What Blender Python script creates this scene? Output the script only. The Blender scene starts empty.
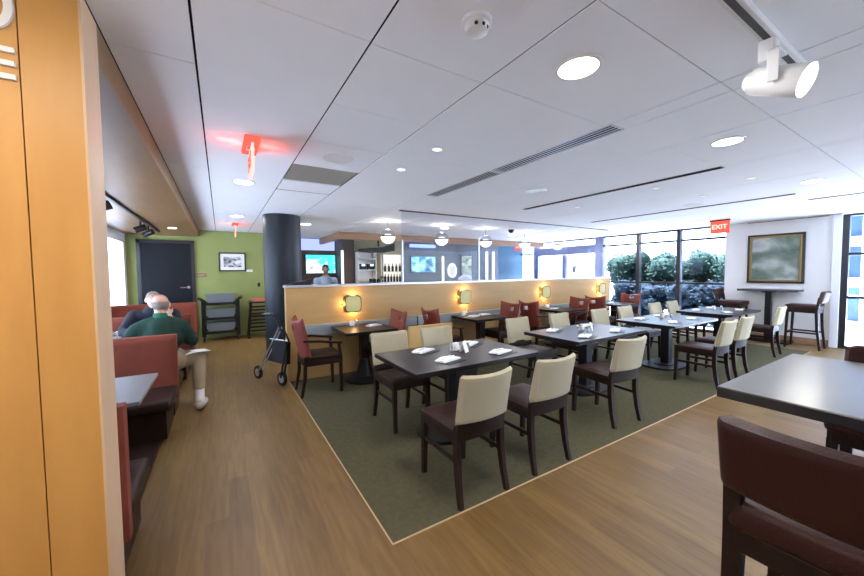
import bpy, bmesh, math, random
from mathutils import Vector, Matrix
random.seed(7)
S = bpy.context.scene
C = S.collection
PI = math.pi
H = 1.55          # lens height
CZ = 2.6          # ceiling height

# ------------------------------------------------------------------ camera
F, TH, RO, YAW = 344.3, math.radians(2.64), math.radians(-0.55), math.radians(31.5)
fw = Vector((math.sin(YAW)*math.cos(TH), math.cos(YAW)*math.cos(TH), -math.sin(TH)))
r0 = Vector((math.cos(YAW), -math.sin(YAW), 0)); u0 = r0.cross(fw)
rt = math.cos(RO)*r0 + math.sin(RO)*u0; up = -math.sin(RO)*r0 + math.cos(RO)*u0
cd = bpy.data.cameras.new('camera'); cam = bpy.data.objects.new('camera', cd); C.objects.link(cam)
cam.matrix_world = Matrix(((rt.x, up.x, -fw.x, 0), (rt.y, up.y, -fw.y, 0), (rt.z, up.z, -fw.z, H), (0, 0, 0, 1)))
cd.sensor_width = 36; cd.lens = 36*F/864; cd.clip_start = .05; cd.clip_end = 300
S.camera = cam

# ------------------------------------------------------------------ materials
M = {}
def mat(name, col, rough=.5, metal=0, bump=0, bscale=60, var=0, vscale=8, emit=None, es=0, spec=.5, coat=0, stretch=(1, 1, 1), col2=None, trans=0):
    m = bpy.data.materials.new(name); m.use_nodes = True; nt = m.node_tree; N = nt.nodes; L = nt.links
    b = N['Principled BSDF']
    b.inputs['Base Color'].default_value = (*col, 1); b.inputs['Roughness'].default_value = rough
    b.inputs['Metallic'].default_value = metal; b.inputs['Specular IOR Level'].default_value = spec
    b.inputs['Coat Weight'].default_value = coat
    b.inputs['Transmission Weight'].default_value = trans
    if emit: b.inputs['Emission Color'].default_value = (*emit, 1); b.inputs['Emission Strength'].default_value = es
    tc = N.new('ShaderNodeTexCoord'); mp = N.new('ShaderNodeMapping'); mp.inputs['Scale'].default_value = stretch
    L.new(tc.outputs['Object'], mp.inputs['Vector'])
    if var or col2:
        n = N.new('ShaderNodeTexNoise'); n.inputs['Scale'].default_value = vscale; n.inputs['Detail'].default_value = 6
        L.new(mp.outputs['Vector'], n.inputs['Vector'])
        r = N.new('ShaderNodeValToRGB'); c2 = col2 or tuple(c*(1-var) for c in col)
        r.color_ramp.elements[0].position = .3; r.color_ramp.elements[1].position = .7
        r.color_ramp.elements[0].color = (*c2, 1); r.color_ramp.elements[1].color = (*col, 1)
        L.new(n.outputs['Fac'], r.inputs['Fac']); L.new(r.outputs['Color'], b.inputs['Base Color'])
    if bump:
        n2 = N.new('ShaderNodeTexNoise'); n2.inputs['Scale'].default_value = bscale; n2.inputs['Detail'].default_value = 4
        L.new(mp.outputs['Vector'], n2.inputs['Vector'])
        bp = N.new('ShaderNodeBump'); bp.inputs['Strength'].default_value = bump; bp.inputs['Distance'].default_value = .01
        L.new(n2.outputs['Fac'], bp.inputs['Height']); L.new(bp.outputs['Normal'], b.inputs['Normal'])
    M[name] = m; return m

def emission(name, col, s):
    m = bpy.data.materials.new(name); m.use_nodes = True; N = m.node_tree.nodes; N.clear()
    o = N.new('ShaderNodeOutputMaterial'); e = N.new('ShaderNodeEmission')
    e.inputs[0].default_value = (*col, 1); e.inputs[1].default_value = s
    m.node_tree.links.new(e.outputs[0], o.inputs[0]); M[name] = m; return m

def glass(name, tint=(1, 1, 1), refl=.08):
    m = bpy.data.materials.new(name); m.use_nodes = True; N = m.node_tree.nodes; L = m.node_tree.links; N.clear()
    o = N.new('ShaderNodeOutputMaterial'); mx = N.new('ShaderNodeMixShader'); t = N.new('ShaderNodeBsdfTransparent'); g = N.new('ShaderNodeBsdfGlossy')
    lw_ = N.new('ShaderNodeLayerWeight'); lw_.inputs['Blend'].default_value = .5
    pw = N.new('ShaderNodeMath'); pw.operation = 'POWER'; pw.inputs[1].default_value = 4; L.new(lw_.outputs['Facing'], pw.inputs[0])
    fr = N.new('ShaderNodeMath'); fr.operation = 'MULTIPLY_ADD'; fr.inputs[1].default_value = .10+refl*.4; fr.inputs[2].default_value = refl*.12; L.new(pw.outputs[0], fr.inputs[0])
    t.inputs[0].default_value = (*tint, 1); g.inputs['Roughness'].default_value = .02
    L.new(fr.outputs[0], mx.inputs[0]); L.new(t.outputs[0], mx.inputs[1]); L.new(g.outputs[0], mx.inputs[2]); L.new(mx.outputs[0], o.inputs[0])
    M[name] = m; return m

def wood_floor(name):
    m = bpy.data.materials.new(name); m.use_nodes = True; nt = m.node_tree; N = nt.nodes; L = nt.links; b = N['Principled BSDF']
    tc = N.new('ShaderNodeTexCoord'); mp = N.new('ShaderNodeMapping'); mp.inputs['Rotation'].default_value = (0, 0, PI/2)
    L.new(tc.outputs['Object'], mp.inputs['Vector'])
    br = N.new('ShaderNodeTexBrick'); br.inputs['Scale'].default_value = 1; br.inputs['Brick Width'].default_value = 1.25; br.inputs['Row Height'].default_value = .125
    br.inputs['Mortar Size'].default_value = .0012; br.inputs['Color1'].default_value = (.150, .086, .024, 1); br.inputs['Color2'].default_value = (.200, .122, .038, 1)
    br.inputs['Mortar'].default_value = (.16, .09, .045, 1); br.offset = .37
    L.new(mp.outputs['Vector'], br.inputs['Vector'])
    m2 = N.new('ShaderNodeMapping'); m2.inputs['Scale'].default_value = (16, 1.2, 1); L.new(tc.outputs['Object'], m2.inputs['Vector'])
    n = N.new('ShaderNodeTexNoise'); n.inputs['Scale'].default_value = 2.2; n.inputs['Detail'].default_value = 8; n.inputs['Distortion'].default_value = .6
    L.new(m2.outputs['Vector'], n.inputs['Vector'])
    r = N.new('ShaderNodeValToRGB'); r.color_ramp.elements[0].position = .3; r.color_ramp.elements[1].position = .72
    r.color_ramp.elements[0].color = (.72, .68, .62, 1); r.color_ramp.elements[1].color = (1.1, 1.08, 1.05, 1)
    L.new(n.outputs['Fac'], r.inputs['Fac'])
    mx = N.new('ShaderNodeMixRGB'); mx.blend_type = 'MULTIPLY'; mx.inputs[0].default_value = 1
    L.new(br.outputs['Color'], mx.inputs[1]); L.new(r.outputs['Color'], mx.inputs[2]); L.new(mx.outputs[0], b.inputs['Base Color'])
    b.inputs['Roughness'].default_value = .42; b.inputs['Specular IOR Level'].default_value = .45
    M[name] = m

def veneer(name, c1, c2, rough=.45, scale=(1.5, 1.5, 14), spec=.4):
    m = mat(name, c1, rough, spec=spec, var=.01, col2=c2, vscale=3, stretch=scale, bump=.04, bscale=30); return m

wood_floor('oak_planks')
mat('carpet', (.105, .098, .056), .95, bump=.6, bscale=380, col2=(.082, .076, .044), vscale=25, spec=.1)
mat('ceiling_white', (.88, .885, .90), .8, var=.02, vscale=3, spec=.2)
mat('seam_dark', (.02, .02, .022), .9, spec=.1)
mat('vent_black', (.008, .008, .009), .9, spec=.05)
mat('white_paint', (.78, .78, .79), .7, var=.03, vscale=3)
mat('green_paint', (.25, .285, .09), .8, var=.05, vscale=4)
mat('brown_paint', (.10, .07, .055), .6, var=.15, vscale=4)
mat('grey_paint', (.10, .11, .13), .6, var=.1, vscale=4)
mat('lavender_paint', (.24, .26, .42), .6, var=.05)
mat('teal_paint', (.02, .085, .14), .6, var=.1)
mat('beige_paint', (.32, .30, .19), .6, var=.1)
veneer('maple', (.56, .285, .072), (.49, .24, .058), .42, (3, 3, .5))
veneer('maple_pale', (.62, .42, .26), (.56, .37, .22), .5, (3, 3, .5))
veneer('maple_wall', (.49, .30, .115), (.43, .26, .095), .45, (.5, 3, 3))
veneer('maple_low', (.62, .40, .15), (.56, .35, .12), .5, (3, 3, .5))
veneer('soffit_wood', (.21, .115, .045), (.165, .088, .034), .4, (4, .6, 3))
veneer('fascia_wood', (.36, .21, .12), (.30, .17, .09), .5, (.6, 3, 3))
veneer('dark_wood', (.022, .010, .007), (.014, .007, .005), .42, (4, 4, .8), spec=.22)
veneer('espresso', (.016, .011, .011), (.010, .008, .008), .3, (1.2, 6, 3), spec=.15)
mat('brown_vinyl', (.024, .011, .009), .42, spec=.25, bump=.15, bscale=160)
mat('brown_leather', (.036, .010, .008), .45, spec=.25, bump=.2, bscale=140, var=.25, vscale=5)
mat('cream_fabric', (.44, .395, .27), .85, bump=.35, bscale=300, var=.06, vscale=6)
mat('red_fabric', (.22, .042, .016), .85, bump=.5, bscale=260, var=.15, vscale=10)
mat('red_vinyl', (.23, .042, .026), .55, bump=.2, bscale=200, var=.12)
mat('blue_grey_vinyl', (.27, .30, .31), .35, bump=.1, bscale=100)
mat('laminate_grey', (.20, .20, .21), .35, var=.06)
mat('bar_top', (.024, .023, .027), .28, var=.2, vscale=12)
mat('black_metal', (.010, .010, .012), .4, spec=.25)
mat('black_plastic', (.012, .013, .015), .45, spec=.25)
mat('column_paint', (.011, .015, .021), .45, spec=.3, var=.15, vscale=3)
mat('dark_door', (.007, .009, .012), .5, spec=.15, var=.2, vscale=4)
mat('steel', (.62, .63, .65), .25, metal=1)
mat('white_plastic', (.75, .75, .73), .45)
mat('white_cloth', (.82, .82, .84), .8, bump=.2, bscale=80)
mat('cream_paper', (.75, .66, .42), .8)
mat('white_paper', (.8, .8, .8), .8)
mat('grey_tub', (.16, .18, .20), .45, bump=.1)
mat('window_black', (.012, .014, .02), .4)
mat('frame_white', (.78, .8, .86), .5)
mat('gold_frame', (.28, .19, .06), .4, metal=.6)
mat('black_frame', (.012, .011, .01), .4)
mat('bronze', (.09, .065, .03), .35, metal=.8)
mat('skin', (.56, .31, .22), .55, var=.08, vscale=20)
mat('skin_dark', (.12, .06, .04), .5)
mat('green_knit', (.006, .036, .022), .9, bump=.5, bscale=240, var=.2)
mat('green_collar', (.01, .12, .06), .9)
mat('navy_knit', (.006, .007, .018), .9, bump=.4, bscale=200)
mat('khaki', (.33, .27, .18), .9, bump=.3, bscale=120, var=.1)
mat('grey_hair', (.30, .25, .20), .9, bump=.8, bscale=120, var=.3, vscale=40)
mat('black_hair', (.01, .009, .008), .7)
mat('blue_shirt', (.17, .22, .32), .8, var=.1)
mat('dark_cloth', (.015, .015, .018), .9)
mat('shoe_white', (.55, .52, .48), .6)
mat('leaf_dark', (.005, .017, .014), .8, col2=(.009, .027, .018), vscale=30, spec=.15)
mat('leaf_blue', (.003, .009, .017), .8, col2=(.006, .016, .026), vscale=30, spec=.15)
mat('bark', (.05, .035, .025), .9)
mat('asphalt', (.40, .40, .41), .9, var=.2)
mat('paving', (.8, .8, .82), .9, var=.1)
mat('facade_blue', (.03, .085, .26), .5, col2=(.012, .04, .14), vscale=2)
mat('facade_white', (.8, .84, .92), .7)
mat('far_roof', (.10, .14, .18), .8)
mat('parasol_cloth', (.42, .66, .74), .8)
mat('brick_brown', (.25, .13, .09), .9)
mat('red_cushion', (.5, .16, .10), .7)
mat('grille_dark', (.06, .06, .06), .6)
mat('grille_tan', (.40, .39, .34), .7)
mat('alu', (.55, .55, .56), .4, metal=.7)
glass('pane', (.93, .95, 1), .06)
glass('partition_glass', (.9, .92, .96), .09)
mat('clear_glass', (.9, .92, .92), .05, trans=.9)
emission('lamp_white', (1, .97, .93), 9)
emission('spot_dim', (1, .97, .93), 1.0)
emission('spot_lens', (1, .97, .93), 12)
emission('sconce_glow', (1, .62, .22), 7)
emission('pendant_glow', (1, .95, .88), 1.6)
emission('pendant_dim', (1, .95, .88), 1.4)
emission('exit_red', (.95, .10, .07), 1.0)
emission('exit_plate', (1, .60, .54), .85)
emission('exit_letter', (1, .50, .44), 1.3)
emission('blue_light', (.25, .35, 1), 1.6)
emission('cove_light', (.42, .5, 1), .8)
emission('white_strip', (.95, .93, .85), 1.1)
emission('sign_white', (.8, .9, 1), 1.0)
emission('picture_light', (.8, .85, .7), .35)

def tex_emit(name, stops, scale, strength, seed, kind='noise', surf=False, stretch=(1, 1, 1), dist=1.0):
    m = bpy.data.materials.new(name); m.use_nodes = True; nt = m.node_tree; N = nt.nodes; L = nt.links
    b = N['Principled BSDF']
    tc = N.new('ShaderNodeTexCoord'); mp = N.new('ShaderNodeMapping'); mp.inputs['Location'].default_value = (seed, seed*1.7, seed*.3); mp.inputs['Scale'].default_value = stretch
    L.new(tc.outputs['Object'], mp.inputs['Vector'])
    n = N.new('ShaderNodeTexNoise'); n.inputs['Scale'].default_value = scale; n.inputs['Detail'].default_value = 5; n.inputs['Distortion'].default_value = dist
    L.new(mp.outputs['Vector'], n.inputs['Vector'])
    r = N.new('ShaderNodeValToRGB'); e = r.color_ramp.elements
    e[0].position, e[0].color = stops[0][0], (*stops[0][1], 1); e[1].position, e[1].color = stops[-1][0], (*stops[-1][1], 1)
    for p, c in stops[1:-1]:
        x = e.new(p); x.color = (*c, 1)
    L.new(n.outputs['Fac'], r.inputs['Fac'])
    if surf: L.new(r.outputs['Color'], b.inputs['Base Color']); b.inputs['Roughness'].default_value = .5
    else:
        b.inputs['Base Color'].default_value = (.01, .01, .01, 1); L.new(r.outputs['Color'], b.inputs['Emission Color']); b.inputs['Emission Strength'].default_value = strength
    M[name] = m
tex_emit('screen_one', [(.35, (.04, .62, .75)), (.47, (.10, .75, .85)), (.50, (.85, .9, 1)), (.62, (.6, .65, .9)), (.7, (.1, .12, .3))], 2.6, 1.0, 3.1)
tex_emit('screen_two', [(.34, (.02, .12, .1)), (.45, (.1, .35, .9)), (.55, (.25, .75, .9)), (.68, (.8, .95, 1))], 4.5, .9, 5.2)
tex_emit('seascape', [(.32, (.06, .10, .09)), (.42, (.15, .20, .16)), (.50, (.26, .31, .28)), (.58, (.46, .47, .45)), (.72, (.30, .34, .38))], 1.7, 0, 4.2, surf=True, stretch=(1, 1, 1.5), dist=.25)
tex_emit('photo_grey', [(.36, (.02, .02, .02)), (.5, (.35, .35, .35)), (.62, (.75, .75, .75))], 6, 0, 2.2, surf=True, stretch=(1, 1, 1.8))
tex_emit('dim_picture', [(.3, (.05, .06, .04)), (.5, (.3, .33, .22)), (.65, (.5, .5, .4))], 5, 0, 8.1, surf=True)

# ------------------------------------------------------------------ mesh helpers
class MB:
    def __init__(s): s.bm = bmesh.new()
    def _x(s, vs, rot, loc):
        if rot is not None: bmesh.ops.rotate(s.bm, verts=vs, cent=(0, 0, 0), matrix=rot)
        if loc is not None: bmesh.ops.translate(s.bm, verts=vs, vec=loc)
    def box(s, a, b, bev=0, rot=None, loc=None, seg=2):
        x0, y0, z0 = a; x1, y1, z1 = b
        r = bmesh.ops.create_cube(s.bm, size=1); vs = r['verts']
        for v in vs: v.co = Vector(((x0+x1)/2+v.co.x*(x1-x0), (y0+y1)/2+v.co.y*(y1-y0), (z0+z1)/2+v.co.z*(z1-z0)))
        if bev:
            es = list({e for v in vs for e in v.link_edges})
            r = bmesh.ops.bevel(s.bm, geom=es, offset=bev, segments=seg, profile=.5, affect='EDGES', clamp_overlap=True)
            vs = list({v for f in r['faces'] for v in f.verts} | {v for v in vs if v.is_valid})
        s._x(vs, rot, loc); return s
    def tube(s, pts, r, seg=8, cap=True):
        pts = [Vector(p) for p in pts]; n = len(pts); rs = r if isinstance(r, (list, tuple)) else [r]*n
        rings = []; prev = None
        for i, p in enumerate(pts):
            d = (pts[min(i+1, n-1)]-pts[max(i-1, 0)]).normalized()
            if prev is None: a = d.orthogonal().normalized()
            else:
                a = prev - d*prev.dot(d)
                a = a.normalized() if a.length > 1e-6 else d.orthogonal().normalized()
            prev = a; b = d.cross(a)
            rings.append([s.bm.verts.new(p+rs[i]*(math.cos(2*PI*k/seg)*a+math.sin(2*PI*k/seg)*b)) for k in range(seg)])
        for i in range(n-1):
            for k in range(seg): s.bm.faces.new((rings[i][k], rings[i][(k+1) % seg], rings[i+1][(k+1) % seg], rings[i+1][k]))
        if cap: s.bm.faces.new(rings[0][::-1]); s.bm.faces.new(rings[-1])
        return s
    def bar(s, pts, w, d):
        """rectangular-section bar along points lying in a plane x = const or general; w across x, d in the bending plane"""
        pts = [Vector(p) for p in pts]; n = len(pts); rings = []
        ws = w if isinstance(w, (list, tuple)) else [w]*n; ds = d if isinstance(d, (list, tuple)) else [d]*n
        for i, p in enumerate(pts):
            t = (pts[min(i+1, n-1)]-pts[max(i-1, 0)]).normalized()
            ax = Vector((1, 0, 0)) if abs(t.x) < .9 else Vector((0, 1, 0))
            ax = (ax-t*ax.dot(t)).normalized(); ay = t.cross(ax)
            rings.append([s.bm.verts.new(p+ax*ws[i]/2*sx+ay*ds[i]/2*sy) for sx, sy in ((-1, -1), (1, -1), (1, 1), (-1, 1))])
        for i in range(n-1):
            for k in range(4): s.bm.faces.new((rings[i][k], rings[i][(k+1) % 4], rings[i+1][(k+1) % 4], rings[i+1][k]))
        s.bm.faces.new(rings[0][::-1]); s.bm.faces.new(rings[-1]); return s
    def lathe(s, prof, c=(0, 0, 0), seg=24, rot=None, loop=False):
        rings = []; new = []
        for r, z in prof:
            ring = [s.bm.verts.new((max(r, 1e-4)*math.cos(2*PI*k/seg), max(r, 1e-4)*math.sin(2*PI*k/seg), z)) for k in range(seg)]
            rings.append(ring); new += ring
        for i in range(len(rings)-1):
            for k in range(seg): s.bm.faces.new((rings[i][k], rings[i][(k+1) % seg], rings[i+1][(k+1) % seg], rings[i+1][k]))
        if loop:
            for k in range(seg): s.bm.faces.new((rings[-1][k], rings[-1][(k+1) % seg], rings[0][(k+1) % seg], rings[0][k]))
        else: s.bm.faces.new(rings[0][::-1]); s.bm.faces.new(rings[-1])
        s._x(new, rot, Vector(c)); return s
    def prism(s, poly, ax, a, b):
        """polygon in the plane perpendicular to axis ax, extruded from a to b. poly coordinates are the two other axes in order"""
        def P(u, v, w): return (w, u, v) if ax == 0 else (u, w, v) if ax == 1 else (u, v, w)
        A = [s.bm.verts.new(P(u, v, a)) for u, v in poly]; B = [s.bm.verts.new(P(u, v, b)) for u, v in poly]; n = len(poly)
        s.bm.faces.new(A); s.bm.faces.new(B[::-1])
        for i in range(n): s.bm.faces.new((A[i], B[i], B[(i+1) % n], A[(i+1) % n]))
        return s
    def grid(s, fn, nu, nv, thick=None, closed=False):
        """surface fn(u,v)->point, with thickness fn(u,v,side) when thick"""
        top = [[s.bm.verts.new(fn(i/nu, j/nv, 0)) for j in range(nv+1)] for i in range(nu+1)]
        bot = [[s.bm.verts.new(fn(i/nu, j/nv, 1)) for j in range(nv+1)] for i in range(nu+1)]
        for i in range(nu):
            for j in range(nv):
                s.bm.faces.new((top[i][j], top[i+1][j], top[i+1][j+1], top[i][j+1]))
                s.bm.faces.new((bot[i][j], bot[i][j+1], bot[i+1][j+1], bot[i+1][j]))
        for i in range(nu):
            s.bm.faces.new((top[i][0], bot[i][0], bot[i+1][0], top[i+1][0])); s.bm.faces.new((top[i][nv], top[i+1][nv], bot[i+1][nv], bot[i][nv]))
        for j in range(nv):
            s.bm.faces.new((top[0][j], top[0][j+1], bot[0][j+1], bot[0][j])); s.bm.faces.new((top[nu][j], bot[nu][j], bot[nu][j+1], top[nu][j+1]))
        return s
    def ball(s, c, r, seg=16, rings=10):
        r = r if isinstance(r, (list, tuple)) else (r, r, r)
        q = bmesh.ops.create_uvsphere(s.bm, u_segments=seg, v_segments=rings, radius=1)
        for v in q['verts']: v.co = Vector((c[0]+v.co.x*r[0], c[1]+v.co.y*r[1], c[2]+v.co.z*r[2]))
        return s
    def build(s, name, m, parent=None, smooth=False, label=None):
        bmesh.ops.recalc_face_normals(s.bm, faces=s.bm.faces)
        me = bpy.data.meshes.new(name); s.bm.to_mesh(me); s.bm.free()
        if smooth:
            me.polygons.foreach_set('use_smooth', [True]*len(me.polygons)); me.set_sharp_from_angle(angle=math.radians(40))
        o = bpy.data.objects.new(name, me); C.objects.link(o)
        ms = m if isinstance(m, (list, tuple)) else [m]
        for x in ms: me.materials.append(M[x])
        if parent: o.parent = parent
        if label: o['label'] = label
        return o

def tag(o, label, cat, group=None):
    o['label'] = label; o['category'] = cat
    if group: o['group'] = group
    return o
def thing(name, label, cat, loc=(0, 0, 0), rz=0, group=None):
    o = bpy.data.objects.new(name, None); C.objects.link(o); o.location = loc; o.rotation_euler = (0, 0, rz)
    o.empty_display_size = .1
    return tag(o, label, cat, group)
def structure(o): o['kind'] = 'structure'; return o
def stuff(o, label, cat): o['kind'] = 'stuff'; o['label'] = label; o['category'] = cat; return o
def dup(root, loc, rz, label, group=None):
    r = root.copy(); C.objects.link(r); r.location = loc; r.rotation_euler = (0, 0, rz); r['label'] = label
    if group: r['group'] = group
    for ch in list(root.children):
        c = ch.copy(); C.objects.link(c); c.parent = r
        for g in list(ch.children):
            d = g.copy(); C.objects.link(d); d.parent = c
    return r
_used = {}
def place(proto, key, loc, rz, label, group=None):
    """first call moves the prototype, later calls copy it"""
    if key not in _used:
        _used[key] = 1; proto.location = loc; proto.rotation_euler = (0, 0, rz); proto['label'] = label
        if group: proto['group'] = group
        return proto
    return dup(proto, loc, rz, label, group)
def light(name, kind, loc, power, col=(1, 1, 1), size=.1, rot=(0, 0, 0), spot=None, parent=None, blend=.5):
    d = bpy.data.lights.new(name, kind); d.energy = power; d.color = col
    if kind == 'AREA': d.shape = 'DISK'; d.size = size
    else: d.shadow_soft_size = size
    if spot: d.spot_size = spot; d.spot_blend = blend
    o = bpy.data.objects.new(name, d); C.objects.link(o); o.location = loc; o.rotation_euler = rot
    if parent: o.parent = parent
    return o
def text_mesh(txt, size, depth, name, m, mtx, parent=None):
    cu = bpy.data.curves.new(name, 'FONT'); cu.body = txt; cu.size = size; cu.extrude = depth; cu.offset = size*.02; cu.align_x = 'CENTER'; cu.align_y = 'CENTER'
    o = bpy.data.objects.new(name, cu); C.objects.link(o)
    me = bpy.data.meshes.new_from_object(o.evaluated_get(bpy.context.evaluated_depsgraph_get()))
    bpy.data.objects.remove(o); bpy.data.curves.remove(cu)
    me.transform(mtx); me.materials.clear(); me.materials.append(M[m])
    q = bpy.data.objects.new(name, me); C.objects.link(q)
    if parent: q.parent = parent
    return q

# ------------------------------------------------------------------ setting
structure(MB().box((-1.9, -4, -.12), (10.35, 10.9, 0)).build('floor', 'oak_planks'))
cp = MB().box((.79, 1.74, 0), (9.3, 5.2, .006)).build('carpet_inset', 'carpet'); structure(cp)
structure(MB().box((.783, 1.733, 0), (.79, 5.2, .0065)).box((.783, 1.733, 0), (9.3, 1.74, .0065)).build('trim_1', 'maple_pale'))
# ceiling: panels with open seams
ce = MB(); g = .005
def strip(x0, x1, ys, gap=None):
    for y0, y1 in zip(ys, ys[1:]):
        if gap and gap[0]-.01 <= y0 and y1 <= gap[1]+.01: continue
        ce.box((x0+g, y0+g*.4, CZ), (x1-g, y1-g*.4, CZ+.004))
strip(-1.9, -.41, [-4, 10.05])
strip(-.41, -.07, [-4, 0.1, 2.12, 4.1, 6.2, 8.2, 10.05])
strip(-.07, .62, [-4, -1.2, 0.2, 1.52, 3.0, 5.0, 7.0, 8.6, 10.05])
strip(.62, 1.28, [-4, -1.2, .2, 1.53, 2.18, 2.86, 3.54, 4.72, 6.0, 7.6, 10.9], (3.54, 4.72))
strip(1.28, 2.43, [-4, -1, .84, 1.52, 2.8, 4.08, 5.2, 7.0, 8.72, 10.9])
strip(2.43, 2.60, [-4, .84, 1.48], None); strip(2.43, 2.60, [4.08, 5.2, 7.0, 8.72, 10.9]); strip(2.43, 2.6, [2.76, 2.80])
strip(2.60, 3.3, [-4, -1, .84, 1.8, 3.0, 4.2, 5.2, 7.0, 8.72, 10.9])
strip(3.3, 4.39, [-4, -1, .84, 1.5, 4.2, 5.2, 7.0, 8.72, 10.05])
strip(4.39, 4.47, [-4, .84, 1.5]); strip(4.39, 4.47, [4.2, 5.2, 7.0, 8.72, 10.05])
strip(4.47, 5.6, [-4, -1, .84, 2.6, 4.2, 5.2, 7.0, 8.72, 10.05])
strip(5.6, 6.87, [-4, -1, .84, 1.5, 4.6, 5.2, 7.0, 8.72, 10.05])
strip(6.87, 6.94, [-4, .84, 1.5]); strip(6.87, 6.94, [4.6, 5.2, 7.0, 8.72, 10.05])
strip(6.94, 7.65, [-4, .84, 2.6, 4.6, 5.2, 7.0, 8.72, 10.05])
strip(7.65, 7.71, [-4, .4]); strip(7.65, 7.71, [1.51, 4.6, 5.2, 7.0, 8.72, 10.05])
strip(7.71, 10.35, [-4, .84, 2.6, 4.6, 5.2, 7.0, 8.72, 10.05])
structure(ce.build('ceiling', 'ceiling_white'))
structure(MB().box((-1.9, -4, CZ+.062), (10.35, 10.9, CZ+.12)).box((-1.95, -4.05, CZ+.001), (10.4, -4, CZ+.12)).box((-1.95, 10.9, CZ+.001), (10.4, 10.95, CZ+.12)).box((-1.95, -4, CZ+.001), (-1.9, 10.9, CZ+.12)).box((10.35, -4, CZ+.001), (10.4, 10.9, CZ+.12)).build('seam_light_block', 'seam_dark'))  # dark seam backing; unseen edge strips added to block leaking sky light
# back wall pieces
structure(MB().box((-1.9, 9.9, 0), (1.65, 10.05, CZ)).build('wall_green', 'green_paint'))
structure(MB().box((1.5, 10.72, 0), (3.05, 10.85, CZ)).box((1.5, 10.05, 0), (1.65, 10.72, CZ)).box((3.05, 9.86, 0), (3.37, 10.85, CZ)).build('wall_brown', 'brown_paint'))
structure(MB().box((3.37, 9.95, 0), (5.0, 10.05, CZ)).build('wall_kitchen', 'beige_paint'))
structure(MB().box((5.0, 9.9, 0), (9.04, 10.05, CZ)).build('wall_grey', 'grey_paint'))
structure(MB().box((9.04, 9.9, 0), (10.35, 10.05, CZ)).build('wall_teal', 'teal_paint'))
# left wall with a long window strip
X0 = -1.75
lw = MB().box((X0-.15, -4, 0), (X0, 1.8, CZ)).box((X0-.15, 1.8, 0), (X0, 10.05, .75)).box((X0-.15, 1.8, 2.3), (X0, 10.05, CZ))
for a, b in ((1.8, 3.4), (5.3, 5.6), (7.5, 8.2), (9.65, 10.05)): lw.box((X0-.15, a, .75), (X0, b, 2.3))
structure(lw.build('wall_left', 'frame_white'))
for i, (a, b) in enumerate(((3.4, 5.3), (5.6, 7.5), (8.2, 9.65))):
    w = MB().box((X0-.12, a, .75), (X0+.02, a+.06, 2.3)).box((X0-.12, b-.06, .75), (X0+.02, b, 2.3)).box((X0-.12, a, .75), (X0+.04, b, .80)).box((X0-.12, a, 2.24), (X0+.02, b, 2.3)).build('window_%d' % (i+1), 'frame_white'); structure(w)
    MB().box((X0-.08, a+.05, .79), (X0-.07, b-.05, 2.25)).build('window_pane', 'pane', w)
structure(MB().box((-1.9, -4.0, 0), (6.5, -3.9, CZ)).build('wall_light_block', 'white_paint'))  # unseen wall, added to keep light from behind off the room
# right wall
RX = 10.2
structure(MB().box((RX, 1.66, 0), (RX+.15, 3.34, CZ)).build('wall_right', 'white_paint'))
structure(MB().box((RX-.012, 1.72, 2.575), (RX, 2.95, 2.585)).build('trim_3', 'seam_dark'))
structure(MB().box((RX-.02, 1.66, 0), (RX, 3.34, .13), .004).build('baseboard_right', 'fascia_wood'))
structure(MB().box((RX-.04, 1.545, 0), (RX+.15, 1.66, CZ), .005).build('trim_4', 'frame_white'))
structure(MB().box((RX, 6.42, 0), (RX+.15, 6.68, CZ)).box((RX, 8.99, 0), (RX+.15, 9.2, CZ)).box((RX, 7.77, 0), (RX+.12, 7.92, 2.1)).box((RX, 6.68, 2.11), (RX+.12, 8.99, 2.38)).box((RX, 6.68, 0), (RX+.12, 9.9, .6)).build('wall_far_right', 'lavender_paint'))
def window(n, y0, y1, zs, ys, z0=.06, z1=CZ-.02, m='window_black', t=.05):
    f = MB()
    for z in zs: f.box((RX+.02, y0, z-t/2), (RX+.12, y1, z+t/2))
    for y in ys: f.box((RX-.01, y-.045, 0), (RX+.12, y+.045, z1))
    f.box((RX, y0, 0), (RX+.12, y1, z0)).box((RX+.02, y0, z1-.02), (RX+.12, y1, z1+.02))
    o = structure(f.build('window_%d' % n, m))
    MB().box((RX+.07, y0, z0), (RX+.076, y1, z1)).build('window_pane', 'pane', o)
window(4, 3.34, 6.42, (1.2, 2.31), (4.32, 5.35))
window(5, 6.68, 8.99, (2.36,), (), .6)
window(6, 9.2, 9.9, (2.2,), (), .6)
window(7, -4, 1.545, (.99, 1.82), (1.5, -.2, -2.0), .05, 2.56)
# half wall with veneer panels and a pale cap
HY = 5.2
hw = MB()
xs = [.775, 8.62]
for a, b in zip(xs, xs[1:]):
    hw.box((a, HY, 0), (b, HY+.16, .92), .001).box((a, HY, .9212), (b, HY+.16, 1.345), .001)
hwo = structure(hw.build('wall_divider', 'maple_wall'))
structure(MB().box((.762, HY-.015, 1.345), (8.635, HY+.19, 1.38), .005).build('trim_5', 'alu'))
structure(MB().box((2.6, HY+.045, CZ-.016), (8.62, HY+.085, CZ-.001)).build('trim_6', 'grille_dark'))
gx = [2.63, 4.30, 6.02, 7.54, 8.6]
for i, (a, b) in enumerate(zip(gx, gx[1:])):
    nm = ('leftmost', 'second', 'third', 'rightmost')[i]
    tag(MB().box((a+.006, HY+.06, 1.38), (b-.006, HY+.072, CZ-.017)).build('glass_screen', 'partition_glass'), '%s clear glass panel standing on the half wall up to the ceiling track' % nm, 'glass panel', 'glass panels on the half wall')
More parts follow.
